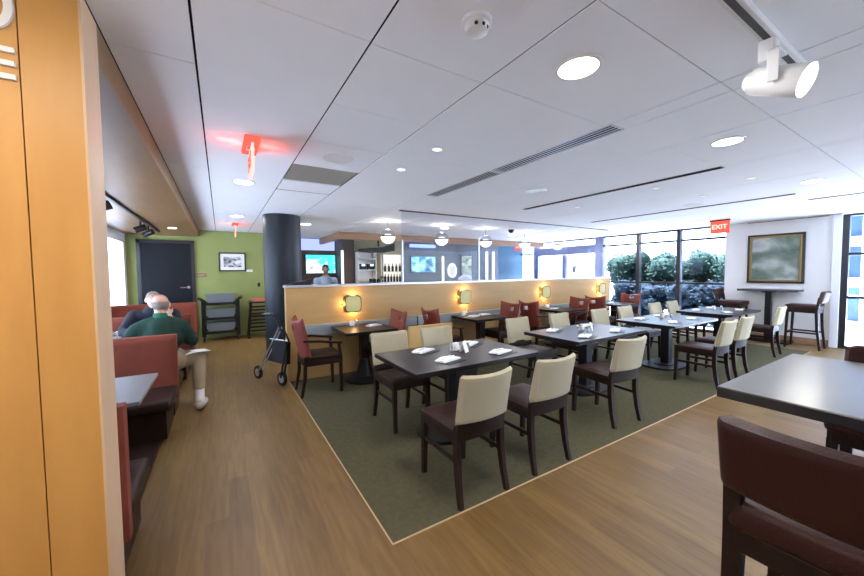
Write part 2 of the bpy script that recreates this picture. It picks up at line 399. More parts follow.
for x, z0, z1 in ((2.64, 1.38, 2.1), (4.30, 1.38, 2.2)):
    tag(MB().box((x-.012, HY+.045, z0), (x+.012, HY+.058, z1)).build('glass_bracket', 'alu'), 'thin bright metal post against the glass above the %s wall sconce' % ('gap between the first two' if x < 3 else 'second'), 'post', 'metal posts at the glass seams')
# soffit over the booths and the near pillar
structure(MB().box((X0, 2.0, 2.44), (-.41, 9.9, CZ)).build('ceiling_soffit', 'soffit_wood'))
pil = MB().box((-.552, 1.8, 0), (-.41, 2.0, CZ))
for a, b in ((-1.1, -.556), (-1.65, -1.104), (-2.3, -1.654)): pil.box((a, 1.8, 0), (b, 2.0, CZ))
pil = MB().box((-.572, 1.8, 0), (-.418, 1.99, CZ)).box((-1.1, 1.8, 0), (-.576, 1.99, CZ)).box((-2.3, 1.8, 0), (-1.104, 1.99, CZ))
structure(pil.build('wall_pillar', 'maple'))
structure(MB().box((-.418, 1.8, 0), (-.41, 2.0, CZ)).build('trim_7', 'maple_pale'))
# big letters on the pillar: O over E, both running out of the frame
def letter_ring(x0, x1, z0, z1, w):
    b = MB(); n = 40; cx, cz = (x0+x1)/2, (z0+z1)/2; rx, rz = (x1-x0)/2, (z1-z0)/2
    P = lambda t, k, y: (cx+math.cos(t)*(rx-k), y+(.003 if y > 1.79 else 0), cz+math.sin(t)*(rz-k))
    def ring(i):
        t = 2*PI*i/n; return [b.bm.verts.new(P(t, k, y)) for k, y in ((0, 1.788), (w, 1.788), (w, 1.8), (0, 1.8))]
    R = [ring(i) for i in range(n)]
    for i in range(n):
        A, B = R[i], R[(i+1) % n]
        for k in range(4): b.bm.faces.new((A[k], A[(k+1) % 4], B[(k+1) % 4], B[k]))
    return b
tag(letter_ring(-.70, -.578, 2.385, 2.555, .022).build('letter', 'white_plastic'), 'round white raised letter at the top of the wooden pillar', 'letter', 'raised letters on the pillar')
e = MB()
for z in (2.235, 2.28, 2.325): e.box((-.72, 1.788, z-.0085), (-.582, 1.803, z+.0085))
e.box((-.72, 1.788, 2.2265), (-.695, 1.803, 2.3335))
tag(e.build('letter', 'white_plastic'), 'white raised letter E below the round letter on the wooden pillar', 'letter', 'raised letters on the pillar')
# dark platform under the booths
structure(MB().box((X0, 2.0, 0), (-.52, 8.4, .03)).build('trim_8', 'dark_wood'))
# door in the green wall
dr = structure(MB().box((-1.57, 9.86, 0), (-1.50, 9.9, 2.34)).box((-.58, 9.86, 0), (-.51, 9.9, 2.34)).box((-1.57, 9.86, 2.27), (-.51, 9.9, 2.34)).build('door_1', 'black_frame'))
MB().box((-1.50, 9.875, .01), (-.58, 9.9, 2.27), .004).build('door_leaf', 'dark_door', dr)
MB().tube([(-.65, 9.875, 1.25), (-.65, 9.82, 1.25), (-.80, 9.815, 1.25)], .016).lathe([(.035, 0), (.035, .012), (.0, .012)], (-.65, 9.862, 1.25), 16, Matrix.Rotation(PI/2, 3, 'X')).build('door_handle', 'steel', dr, True)
# blue lit band and wooden bulkhead of the serving area
structure(MB().box((2.57, 8.72, 2.42), (10.2, 8.82, CZ)).box((2.57, 8.82, 2.42), (2.67, 10.72, CZ)).build('trim_9', 'fascia_wood'))
tag(MB().box((1.72, 10.69, 2.24), (3.03, 10.72, 2.58), .004).build('lit_sign', 'cove_light'), 'glowing blue white panel high on the brown wall above the left television', 'lit sign')
tag(MB().box((5.23, 9.78, 2.36), (6.15, 9.903, 2.46), .01).build('light_bar', 'blue_light'), 'glowing blue bar above the right hand television', 'light')

# column
tag(MB().lathe([(.33, 0), (.33, .1), (.32, .105), (.32, CZ)], (.985, 6.85, 0), 48).build('round_column', 'column_paint', None, True), 'thick round charcoal column from floor to ceiling by the end of the half wall', 'column')

# ------------------------------------------------------------------ dining chairs
def make_chair():
    t = thing('dining_chair', '', 'chair')
    for s in (-1, 1):
        MB().bar([(s*.185, .235, 0), (s*.185, .225, .25), (s*.185, .222, .46)], [.032, .038, .042], [.032, .038, .042]).build('leg', 'dark_wood', t)
        MB().bar([(s*.20, -.265, 0), (s*.195, -.232, .15), (s*.19, -.212, .32), (s*.19, -.21, .48), (s*.185, -.235, .60)], [.03, .034, .038, .038, .03], [.034, .038, .044, .044, .03]).build('leg', 'dark_wood', t)
        MB().box((s*.185-.01, -.21, .27), (s*.185+.01, .22, .30), .003).build('stretcher', 'dark_wood', t)
    f = MB().box((-.205, .2, .41), (.205, .24, .475), .004)
    for s in (-1, 1): f.box((s*.195-.012, -.22, .41), (s*.195+.012, .22, .475), .004)
    f.build('seat_frame', 'dark_wood', t)
    def rail(u, v, w):
        x = (u-.5)*.40; c = -.03*(1-(2*u-1)**2); return (x, -.215+c*.6-(.018 if w else -.012)-.01*v, .44+.14*v)
    MB().grid(rail, 10, 2).build('back_rail', 'dark_wood', t, True)
    def seat(u, v, w):
        x = (u-.5)*.42; y = -.20+v*.445; e = min(u, 1-u, v, 1-v); return (x, y, .47 if w else .498+.02*min(1, e*6)**.5)
    MB().grid(seat, 14, 14).build('seat', 'brown_vinyl', t, True)
    def back(u, v, w):
        hw_ = .215+.008*v-(.018-math.sqrt(max(0, .018**2-max(0, v*.345-.327)**2))); x = (u-.5)*2*hw_
        curve = -.035*(1-(2*u-1)**2)
        lean = -.055*v - .015*v*v
        ed = min(u, 1-u)*2*hw_; ez = min(v, 1-v)*.345
        k = min(1, max(0, ed)/.02)**.5 * min(1, max(0, ez)/.02)**.5
        th = .022+.012*(1-v)
        yy = -.225+curve+lean + (-th*k if w else th*k)
        zz = .548+v*.345 + .012*(2*u-1)**2*(v) - .012*v
        return (x, yy, zz)
    MB().grid(back, 22, 22).build('backrest', 'cream_fabric', t, True)
    return t
chair = make_chair()
near = 'on the near side of '; far = 'on the far side of '
CH = [
 (1.48, 2.02, 0, 'cream backed dining chair nearest the camera, back turned, at the front dining table'),
 (2.18, 2.03, 0, 'cream backed dining chair right beside the nearest one, back turned, at the front dining table'),
 (3.45, 2.13, -.09, 'cream backed dining chair alone on the near side of the second dining table'),
 (5.59, 2.06, 0, 'left of two cream backed dining chairs at the near side of the third dining table'),
 (6.28, 2.08, 0, 'right of two cream backed dining chairs at the near side of the third dining table'),
 (8.38, 2.22, .05, 'cream backed dining chair near the bar stool at the farthest dining table'),
 (1.57, 3.19, PI, 'cream backed dining chair facing us at the left far side of the front dining table'),
 (2.18, 3.19, PI, 'cream backed dining chair facing us at the right far side of the front dining table'),
 (3.56, 3.22, PI, 'cream backed dining chair facing us at the left corner of the second dining table'),
 (4.45, 3.22, PI, 'cream backed dining chair facing us behind the middle of the second dining table'),
 (5.50, 3.22, PI, 'cream backed dining chair facing us behind the right end of the second dining table'),
 (6.28, 3.22, PI, 'cream backed dining chair facing us behind the left half of the third dining table'),
 (7.40, 3.25, PI, 'cream backed dining chair facing us before the window, left of the farthest pair'),
 (8.12, 3.25, PI, 'cream backed dining chair facing us before the window, right of the farthest pair'),
]
for x, y, r, lb in CH: place(chair, 'chair', (x, y, .006), r, lb, 'cream backed dining chairs')

# ------------------------------------------------------------------ dining tables
def make_table(w, d, label):
    t = thing('dining_table', label, 'table')
    MB().box((-w/2, -d/2, .71), (w/2, d/2, .75), .004).build('tabletop', 'espresso', t)
    MB().box((-w/2+.12, -d/2+.12, .67), (w/2-.12, d/2-.12, .71)).build('under_frame', 'dark_wood', t)
    MB().box((-.06, -.06, .04), (.06, .06, .67), .006).build('pedestal', 'black_metal', t)
    n = 40; P = [(math.copysign(abs(math.cos(a))**.7, math.cos(a))*.42, math.copysign(abs(math.sin(a))**.7, math.sin(a))*.27) for a in [2*PI*k/n for k in range(n)]]
    b = MB().prism(P, 2, 0, .03).prism([(x*.5, y*.5) for x, y in P], 2, .03, .045); b.build('base_plate', 'black_metal', t)
    return t
TB = [(1.955, 2.735, 1.38, .85, 'dark brown dining table nearest the camera, set with white napkins'),
      (4.08, 2.79, 1.42, .82, 'dark dining table second in the row, between the front table and the window tables'),
      (6.13, 2.74, 1.46, .86, 'dark dining table third in the row, pale with window glare'),
      (8.22, 2.77, 1.42, .86, 'dark dining table farthest in the row, beside the wall with the painting')]
for i, (x, y, w, d, lb) in enumerate(TB):
    t = make_table(w, d, lb); t.location = (x, y, .006); t['group'] = 'dining tables in the middle row'

# tables along the half wall
def make_wall_table():
    t = thing('side_dining_table', '', 'table')
    MB().box((-.37, -.37, .71), (.37, .37, .75), .004).build('tabletop', 'espresso', t)
    MB().box((-.06, -.06, .3), (.06, .06, .71), .006).build('pedestal', 'dark_wood', t)
    MB().lathe([(.30, 0), (.30, .03), (.12, .06), (.07, .3), (.0, .3)], (0, 0, 0), 32).build('base', 'black_metal', t, True)
    return t
wt = make_wall_table()
for x, lb in ((1.75, 'small dark table against the half wall under the leftmost sconce'), (3.93, 'small dark table against the half wall under the second sconce'),
              (6.05, 'small dark table against the half wall under the third sconce'), (8.1, 'small dark table against the half wall under the rightmost sconce')):
    place(wt, 'wt', (x, 4.77, .006), 0, lb, 'small tables along the half wall')

# padded rail along the half wall
pr = thing('padded_wall_rail', 'blue grey padded rail running along the half wall behind the small tables', 'wall rail')
for a, b in ((.95, 2.85), (2.87, 4.85), (4.87, 6.9), (6.92, 8.55)): MB().box((a, HY-.05, .63), (b, HY, .80), .012).build('pad', 'blue_grey_vinyl', pr)
# low wooden panel between red chairs
lp = thing('low_divider_panel', 'low light wood panel standing behind the front dining table before two red chairs', 'divider', (2.60, 4.28, .006))
MB().box((-.37, -.02, .02), (.37, .02, .78), .004).build('panel', 'maple_low', lp)
MB().box((-.36, -.12, 0), (-.31, .10, .02)).build('foot', 'black_metal', lp); MB().box((.31, -.12, 0), (.36, .10, .02)).build('foot', 'black_metal', lp)

# ------------------------------------------------------------------ red armchairs
def make_red():
    t = thing('red_armchair', '', 'chair')   # faces +x, back at -x
    for s in (-1, 1):
        MB().bar([(.22, s*.21, 0), (.22, s*.21, .45), (.20, s*.215, .64)], [.034, .04, .03], [.034, .04, .03]).build('leg', 'dark_wood', t)
        MB().bar([(-.27, s*.19, 0), (-.225, s*.195, .25), (-.215, s*.195, .5)], [.034, .04, .04], [.034, .04, .04]).build('leg', 'dark_wood', t)
        MB().bar([(-.24, s*.205, .70), (-.05, s*.235, .69), (.12, s*.235, .66), (.235, s*.22, .645)], [.03, .04, .045, .04], [.028]*4).build('arm', 'dark_wood', t)
    f = MB().box((.19, -.2, .38), (.235, .2, .45), .004).box((-.235, -.2, .38), (-.19, .2, .45), .004)
    for s in (-1, 1): f.box((-.22, s*.2-.015, .38), (.22, s*.2+.015, .45), .004)
    f.build('seat_frame', 'dark_wood', t)
    MB().box((-.23, -.215, .44), (.245, .215, .51), .025, seg=3).build('seat', 'brown_vinyl', t, True)
    # curved, scooped back with a hand slot
    b = MB(); nu, nv = 24, 18; hole = lambda i, j: 9 <= i < 15 and 13 <= j < 16
    def P(u, v, w):
        y = (u-.5)*(.42+.07*v); c = .075*((2*u-1)**2); lean = -.10*v
        ztop = .945+.045*abs(2*u-1)**1.6
        z = .46+(ztop-.46)*v
        e = min(min(u, 1-u)*.4, min(v, 1-v)*.5); k = min(1, e/.02)**.5*.022+.004
        return (-.22+c+lean+(k if w else -k), y, z)
    V = [[[b.bm.verts.new(P(i/nu, j/nv, w)) for j in range(nv+1)] for i in range(nu+1)] for w in (0, 1)]
    for i in range(nu):
        for j in range(nv):
            if hole(i, j): continue
            for w in (0, 1): b.bm.faces.new((V[w][i][j], V[w][i+1][j], V[w][i+1][j+1], V[w][i][j+1]))
            for (p, q, ni, nj) in (((i, j), (i+1, j), i, j-1), ((i+1, j), (i+1, j+1), i+1, j), ((i+1, j+1), (i, j+1), i, j+1), ((i, j+1), (i, j), i-1, j)):
                out = not (0 <= ni < nu and 0 <= nj < nv)
                if out or hole(ni, nj): b.bm.faces.new((V[0][p[0]][p[1]], V[0][q[0]][q[1]], V[1][q[0]][q[1]], V[1][p[0]][p[1]]))
    b.build('backrest', 'red_vinyl', t, True)
    return t
red = make_red()
RC = [(1.08, 0, 'red armchair at the left end of the half wall beside the walker'),
      (2.00, PI, 'red armchair facing left on the right side of the first wall table'),
      (3.04, 0, 'red armchair facing right on the left side of the second wall table'),
      (4.28, PI, 'red armchair facing left on the right side of the second wall table'),
      (5.24, 0, 'red armchair facing right on the left side of the third wall table'),
      (6.32, PI, 'red armchair facing left on the right side of the third wall table'),
      (7.34, 0, 'red armchair facing right on the left side of the farthest wall table'),
      (8.30, PI, 'red armchair near the window on the right side of the farthest wall table')]
for x, r, lb in RC: place(red, 'red', (x, 4.63, .006), r, lb, 'red armchairs along the half wall')

# ------------------------------------------------------------------ bar tables and stools
def make_bar_table(name, label, x0, x1, y0, y1, z, basef):
    cx, cy = (x0+x1)/2, (y0+y1)/2
    t = thing(name, label, 'table', (cx, cy, 0))
    MB().box((x0-cx, y0-cy, z-.045), (x1-cx, y1-cy, z), .005).build('tabletop', 'bar_top', t)
    MB().box((-.09, -.09, z-.07), (.09, .09, z-.045)).build('top_plate', 'black_metal', t)
    if basef == 'disc':
        MB().lathe([(.04, .02), (.04, z-.06)], (0, 0, 0), 20).build('pedestal', 'black_metal', t, True)
        MB().lathe([(.37, 0), (.37, .02), (.2, .035), (.05, .06), (.0, .06)], (0, 0, 0), 40).build('base', 'black_metal', t, True)
    else:
        MB().box((-.05, -.05, .03), (.05, .05, z-.06), .004).build('pedestal', 'black_metal', t)
        MB().box((-.2, -.36, 0), (.2, .36, .035), .006).build('base', 'black_metal', t)
    return t
make_bar_table('bar_table', 'high black topped bar table in the right foreground', 1.78, 2.84, -.25, .60, 1.055, 'disc')
make_bar_table('bar_table', 'high narrow bar table against the white wall under the painting', 9.78, 10.17, 2.02, 2.98, 1.12, 'plate')
def make_stool():
    t = thing('bar_stool', '', 'stool')      # faces +x
    for s in (-1, 1):
        MB().bar([(.21, s*.195, 0), (.20, s*.19, .4), (.19, s*.185, .72)], [.03, .036, .04], [.03, .036, .04]).build('leg', 'dark_wood', t)
        MB().bar([(-.26, s*.195, 0), (-.215, s*.195, .40), (-.20, s*.195, .74), (-.235, s*.195, 1.0)], [.032, .038, .042, .034], [.034, .042, .048, .034]).build('leg', 'dark_wood', t)
        MB().box((-.21, s*.19-.012, .30), (.20, s*.19+.012, .33), .003).build('stretcher', 'dark_wood', t)
    MB().box((.185, -.19, .28), (.21, .19, .32), .003).build('foot_rail', 'dark_wood', t)
    f = MB()
    for s in (-1, 1): f.box((-.21, s*.19-.014, .70), (.21, s*.19+.014, .76), .003)
    f.box((-.222, -.19, .69), (-.195, .19, .76), .003).box((.185, -.19, .70), (.215, .19, .76), .003)
    f.build('seat_frame', 'dark_wood', t)
    MB().box((-.23, -.215, .755), (.235, .215, .85), .025, seg=3).build('seat', 'brown_leather', t, True)
    def back(u, v, w):
        dz = max(0, .24*v-.205, .02-.24*v); y = (u-.5)*2*(.225-.035+math.sqrt(max(0, .035**2-dz**2))); c = -.04*(1-(2*u-1)**2); e = min(min(u, 1-u)*.45, min(v, 1-v)*.24); k = .032*min(1, max(e, 0)/.022)**.5
        return (-.225+c-.05*v+(k if w else -k), y, .882+.24*v)
    MB().grid(back, 24, 16).build('backrest', 'brown_leather', t, True)
    return t
stool = make_stool()
for x, y, r, lb in ((1.54, .20, 0, 'brown leather bar stool in the right foreground, its back turned to the camera'),
                    (2.73, .20, PI, 'brown leather bar stool on the far side of the foreground bar table'),
                    (9.72, 1.92, PI/2, 'brown leather bar stool right of the bar table under the painting'),
                    (9.82, 3.06, -PI/2, 'brown leather bar stool left of the bar table under the painting, by the window')):
    place(stool, 'stool', (x, y, 0), r, lb, 'brown leather bar stools')

# ------------------------------------------------------------------ things on tables
def make_napkin():
    t = thing('folded_napkin', '', 'napkin')
    def fn(u, v, w):
        x = (u-.5)*.23; y = (v-.5)*.11; z = .004+.012*math.sin(u*PI)+.006*math.sin(u*9+v*5)*.5
        return (x+.012*math.sin(v*6), y, z+.008 if not w else .001)
    MB().grid(fn, 12, 6).build('cloth', 'white_cloth', t, True)
    return t
def make_cutlery():
    t = thing('fork', '', 'fork')
    b = MB().bar([(-.09, 0, .0), (.02, 0, .0), (.05, 0, .0)], [.008, .006, .012], [.003]*3)
    for k in (-1, 0, 1): b.bar([(.05, k*.006, 0), (.085, k*.006, .002)], .003, .003)
    b.build('fork_body', 'steel', t)
    return t
nap = make_napkin(); frk = make_cutlery()
def make_mat():
    o = MB().box((-.12, -.085, 0), (.12, .085, .004), .001).build('dark_placemat', 'black_plastic'); return tag(o, '', 'placemat')
pm = make_mat()
ord_t = ('front', 'second', 'third', 'farthest')
pos_n = ('far left', 'near left', 'far right', 'near right')
for ti, (x, y, w, d, lb) in enumerate(TB):
    spots = [(x-.25, y+.22), (x-.24, y-.2), (x+.34, y+.23), (x+.36, y-.23)] if ti == 0 else [(x-.36, y+.24), (x-.36, y-.24), (x+.3, y+.24), (x+.3, y-.22)]
    for k, (px, py) in enumerate(spots):
        a = .45 + random.uniform(-.25, .25)
        place(pm, 'pm', (px+.01, py-.03, .756), a, 'dark mat under the napkin at the %s place of the %s dining table' % (pos_n[k], ord_t[ti]), 'dark mats')
        place(nap, 'nap', (px, py, .7605), a, 'white folded napkin at the %s place of the %s dining table' % (pos_n[k], ord_t[ti]), 'folded napkins')
        if ti < 2: place(frk, 'frk', (px, py, .786), a+.1, 'fork lying on the napkin at the %s place of the %s dining table' % (pos_n[k], ord_t[ti]), 'forks')
ws = ('first', 'second', 'third', 'farthest')
for i, (px, py) in enumerate(((1.93, 4.83), (3.80, 4.80), (5.95, 4.8), (8.0, 4.8))):
    place(nap, 'nap', (px, py, .7565), .3, 'white folded napkin on the %s small table along the half wall' % ws[i], 'folded napkins')
place(nap, 'nap', (4.12, 4.88, .7565), .1, 'second white napkin, right one on the small table under the second sconce', 'folded napkins')
def make_shaker():
    t = thing('salt_shaker', '', 'shaker')
    MB().lathe([(.018, 0), (.02, .005), (.016, .05), (.017, .06)], seg=14).build('jar', 'clear_glass', t, True)
    MB().lathe([(.018, .06), (.018, .075), (.008, .083), (0, .083)], seg=14).build('cap', 'steel', t, True)
    return t
def make_holder():
    t = thing('sweetener_holder', '', 'holder')
    MB().box((-.035, -.025, 0), (.035, .025, .045), .004).build('box', 'white_plastic', t)
    b = MB()
    for k in range(5): b.box((-.028, -.02+k*.009, .01), (.028, -.015+k*.009, .075), .001)
    b.build('packets', 'white_paper', t)['kind'] = 'stuff'
    return t
def make_card():
    t = thing('tent_card', '', 'table card')
    MB().prism([(-.035, 0), (0, .11), (.035, 0), (.032, 0), (0, .104), (-.032, 0)], 0, -.04, .04).build('card', 'white_paper', t)
    return t
shk = make_shaker(); hol = make_holder(); crd = make_card()
for ti, (x, y, w, d, lb) in enumerate(TB):
    cx, cy = x+.06, y+.05
    place(shk, 'shk', (cx+.07, cy-.05, .756), 0, 'glass shaker, right one at the middle of the %s dining table' % ord_t[ti], 'glass shakers')
    place(shk, 'shk', (cx-.07, cy+.03, .756), 0, 'glass shaker, left one at the middle of the %s dining table' % ord_t[ti], 'glass shakers')
    place(hol, 'hol', (cx+.0, cy+.05, .756), .2, 'white sweetener holder in the middle of the %s dining table' % ord_t[ti], 'sweetener holders')
    if ti < 3: place(crd, 'crd', (cx+.02, cy-.06, .756), .5, 'small white tent card in the middle of the %s dining table' % ord_t[ti], 'tent cards')
for i, px in enumerate((1.66, 3.74, 6.0, 7.95)):
    place(hol, 'hol', (px, 5.02, .756), 0, 'white sweetener holder on the %s small table along the half wall' % ws[i], 'sweetener holders')
    place(shk, 'shk', (px+.09, 5.04, .756), 0, 'glass shaker beside the holder on the %s small table along the half wall' % ws[i], 'glass shakers')

# ------------------------------------------------------------------ sconces
def make_sconce():
    t = thing('wall_sconce', '', 'wall lamp')
    n = 32
    def rr(h, r=.6): h *= 1.12; return [(math.copysign(abs(math.cos(a))**.45, math.cos(a))*h, math.copysign(abs(math.sin(a))**.45, math.sin(a))*h) for a in [2*PI*k/n for k in range(n)]]
    MB().prism(rr(.122), 1, -.008, 0).build('back_plate', 'bronze', t)
    fr = MB(); o, i = rr(.115), rr(.104)
    for k in range(n):
        q = (k+1) % n
        A = [fr.bm.verts.new((p[0], y, p[1])) for p, y in ((o[k], -.085), (i[k], -.085), (i[k], -.072), (o[k], -.072))]
        B = [fr.bm.verts.new((p[0], y, p[1])) for p, y in ((o[q], -.085), (i[q], -.085), (i[q], -.072), (o[q], -.072))]
        for j in range(4): fr.bm.faces.new((A[j], A[(j+1) % 4], B[(j+1) % 4], B[j]))
    fr.build('frame', 'bronze', t)
    MB().prism([(x, z) for x, z in rr(.104)], 1, -.083, -.075).build('shade', 'sconce_shade', t)
    MB().tube([(-.17, -.012, 0), (-.05, -.04, 0), (.0, -.04, 0)], .007).build('arm', 'bronze', t, True)
    MB().tube([(0, -.04, -.06), (0, -.04, .06)], .02, 14).build('bulb', 'sconce_glow', t, True)
    return t
mat('lit_white', (.7, .68, .6), .6, emit=(.9, .85, .75), es=.45)
mat('sconce_shade', (.36, .36, .16), .5, emit=(.62, .52, .2), es=.22, var=.1)
sc = make_sconce()
for i, x in enumerate((1.72, 3.87, 6.08, 8.15)):
    z = (1.075, 1.08, 1.09, 1.10)[i]
    o = place(sc, 'sc', (x, HY, z), 0, 'square glowing bronze sconce on the half wall, %s from the left' % ('first', 'second', 'third', 'last')[i], 'sconces on the half wall')
    for dx, dz in ((-.115, 0), (.02, .12), (.02, -.12)):
        light('sconce_light', 'POINT', (x+dx, HY-.05, z+dz), 1.5, (1, .66, .30), .03)

# ------------------------------------------------------------------ ceiling fittings
def make_can(r, lens, name='downlight'):
    t = thing(name, '', 'ceiling light')
    MB().lathe([(r, 0), (r*1.18, 0), (r*1.18, -.006), (r, -.008)], seg=32, loop=True).build('trim_ring', 'white_plastic', t, True)
    MB().lathe([(0, -.001), (r, -.001), (r, -.005), (0, -.005)], seg=32).build('lens', lens, t, True)
    return t
can = make_can(.098, 'lamp_white')
CAN = [(1.61, 1.16, 'large round lit downlight at the top centre of the ceiling'), (3.58, 1.18, 'round lit downlight right of the long double vent'),
       (.26, 4.52, 'round lit downlight just beyond the nearer red exit sign'), (.29, 7.21, 'round lit downlight between the two red exit signs'),
       (1.58, 7.7, 'round lit downlight beyond the charcoal column'), (4.6, 6.9, 'round lit downlight behind the glass over the second sconce'),
       (7.2, 7.3, 'round lit downlight behind the glass towards the far windows'), (9.2, 5.9, 'round lit downlight close to the window wall'), (6.1, 1.18, 'round lit downlight right of the second thin vent')]
for x, y, lb in CAN:
    place(can, 'can', (x, y, CZ), 0, lb, 'round downlights'); light('downlight_lamp', 'AREA', (x, y, CZ-.009), 7 if x < 1 else 14, (1, .96, .9), .19)
for x, y, lb in ((-.75, .75, 'added unseen fill lamp lighting the wooden pillar, behind the camera'), (-1.4, .75, 'added unseen fill lamp left of the one lighting the wooden pillar')):  # two unseen fill lamps, added to brighten the wooden pillar
    place(can, 'can', (x, y, CZ), 0, lb, 'round downlights'); light('downlight_lamp', 'AREA', (x, y, CZ-.009), 11, (1, .86, .66), .19)
sm = make_can(.042, 'spot_dim', 'small_spotlight')
for x, y, lb in ((1.61, 2.52, 'small recessed spotlight, nearer of two beside the long double vent'), (1.60, 3.19, 'small recessed spotlight, farther of two beside the long double vent'),
                 (4.79, 2.30, 'small recessed spotlight right of the first thin vent'), (5.05, 3.63, 'small recessed spotlight over the third dining table'), (5.25, 1.5, 'small recessed spotlight right of the big downlight pair'),
                 (8.71, 4.17, 'small recessed spotlight over the far window'), (8.3, 2.6, 'small recessed spotlight before the painting'), (5.9, 2.2, 'small recessed spotlight between the two thin vents')):
    place(sm, 'sm', (x, y, CZ), 0, lb, 'small recessed spotlights'); light('spotlight_lamp', 'AREA', (x, y, CZ-.009), 2.2, (1, .96, .9), .04)
spk = MB().lathe([(0, -.004), (.11, -.004), (.135, -.007), (.14, -.003), (.14, 0), (0, 0)], seg=36).build('ceiling_speaker', 'white_plastic', None, True)
tag(spk, '', 'speaker')
for x, y, lb in ((.95, 3.17, 'round white ceiling speaker before the grey ceiling grille'), (3.55, 3.18, 'round white ceiling speaker right of the long double vent'), (6.6, 2.6, 'round white ceiling speaker left of the second thin vent'), (8.9, 3.4, 'round white ceiling speaker close to the right hand exit sign')):
    place(spk, 'spk', (x, y, CZ), 0, lb, 'round ceiling speakers')
sd = thing('smoke_detector', 'white smoke detector with two dark dots at the top of the ceiling', 'smoke detector', (.95, 1.17, CZ))
MB().lathe([(0, 0), (.062, 0), (.062, -.015), (.05, -.02), (.045, -.045), (.03, -.052), (0, -.052)], seg=32).build('body', 'white_plastic', sd, True)
for a in (-1.0, -.4, -1.7): MB().ball((.042*math.cos(a-.6), .042*math.sin(a-.6), -.036), .009).build('sensor', 'black_plastic', sd, True)
# vents
def vent(name, label, x0, x1, y0, y1, n, brk=None):
    t = thing(name, label, 'vent', ((x0+x1)/2, (y0+y1)/2, CZ), 0, 'slot vents')
    cx, cy = (x0+x1)/2, (y0+y1)/2
    zb = .016 if n > 2 else -.001
    MB().box((x0-cx, y0-cy, zb), (x1-cx, y1-cy, .022)).build('backing', 'vent_black', t)
    f = MB().box((x0-cx-.008, y0-cy, -.004), (x0-cx+.006, y1-cy, .004)).box((x1-cx-.006, y0-cy, -.004), (x1-cx+.008, y1-cy, .004)).box((x0-cx, y0-cy-.008, -.004), (x1-cx, y0-cy+.006, .01)).box((x0-cx, y1-cy-.006, -.004), (x1-cx, y1-cy+.008, .01))
    f.build('frame', 'alu' if n > 2 else 'grille_dark', t)
    for k in range(1, n if n > 2 else 1):
        x = x0-cx+(x1-x0)*k/n; MB().box((x-.0045, y0-cy, -.002), (x+.0045, y1-cy, .002)).build('slat', 'alu', t)
vent('slot_vent', 'long ceiling vent of four dark slots, nearer half of the double vent', 2.435, 2.595, 1.48, 2.76, 4)
vent('slot_vent', 'long ceiling vent of four dark slots, farther half of the double vent', 2.435, 2.595, 2.80, 4.08, 4)
vent('slot_vent', 'thin dark ceiling slot vent over the second and third dining tables', 4.39, 4.47, 1.5, 4.2, 2)
vent('slot_vent', 'thin dark ceiling slot vent crossing before the window', 6.87, 6.94, 1.5, 4.6, 2)
vent('slot_vent', 'short dark ceiling slot vent at the right edge of the ceiling', 7.65, 7.71, .4, 1.51, 2)
cg = thing('ceiling_grille', 'square ceiling panel, half tan grey grille and half white, before the column', 'ceiling grille', (.95, 4.13, CZ))
b = MB().box((-.32, -.585, .010), (.32, .05, .02)); b.build('backing', 'grille_tan', cg)
g2 = MB()
for k in range(18): g2.box((-.32, -.58+k*.035, .0), (.32, -.574+k*.035, .012))
g2.build('louvre', 'grille_tan', cg)
MB().box((-.32, .06, .0), (.32, .555, .02)).build('white_panel', 'ceiling_white', cg)
# exit signs (edge-lit plates seen from the side)
def make_exit(label, x, y):
    t = thing('exit_sign', label, 'exit sign', (x, y, CZ), 0, 'edge lit exit signs')
    MB().box((-.055, -.21, -.028), (.055, .21, 0), .004).build('housing', 'exit_red', t)
    MB().box((-.03, -.03, -.05), (.03, .03, -.028), .004).build('mount', 'alu', t)
    MB().box((-.008, -.20, -.26), (.008, .20, -.05), .002).build('plate', 'exit_plate', t)
    for s in (-1, 1):
        mtx = Matrix.Translation((s*.011, 0, -.155)) @ Matrix.Rotation(s*PI/2, 4, 'Z') @ Matrix.Rotation(PI/2, 4, 'X')
        text_mesh('EXIT', .16, .001, 'lettering', 'exit_red', mtx, t)
    light('exit_light', 'POINT', (x-.13, y, CZ-.06), .9, (1, .05, .04), .03); light('exit_light', 'POINT', (x+.13, y, CZ-.06), .9, (1, .05, .04), .03)
make_exit('glowing red exit sign seen edge on, hanging nearest on the left ceiling', .24, 3.18)
make_exit('small glowing red exit sign seen edge on, far back before the green wall', .29, 8.37)
t = thing('exit_sign', 'glowing red exit sign hung from the ceiling beside the white wall', 'exit sign', (9.05, 3.07, CZ))
MB().box((-.025, -.16, -.285), (.025, .16, -.03), .006).build('box', 'exit_red', t)
MB().box((-.03, -.17, -.03), (.03, .17, 0), .004).build('canopy', 'black_plastic', t)
text_mesh('EXIT', .13, .002, 'lettering', 'exit_letter', Matrix.Translation((-.028, 0, -.155)) @ Matrix.Rotation(-PI/2, 4, 'Z') @ Matrix.Rotation(PI/2, 4, 'X'), t)
t = thing('exit_sign', 'small red exit sign far back behind the glass', 'exit sign', (9.25, 9.1, CZ))
MB().box((-.14, -.02, -.30), (.14, .02, -.06), .006).build('box', 'exit_red', t)
MB().box((-.02, -.02, -.06), (.02, .02, 0)).build('stem', 'black_plastic', t)
text_mesh('EXIT', .115, .002, 'lettering', 'exit_letter', Matrix.Translation((0, -.023, -.18)) @ Matrix.Rotation(PI/2, 4, 'X'), t)
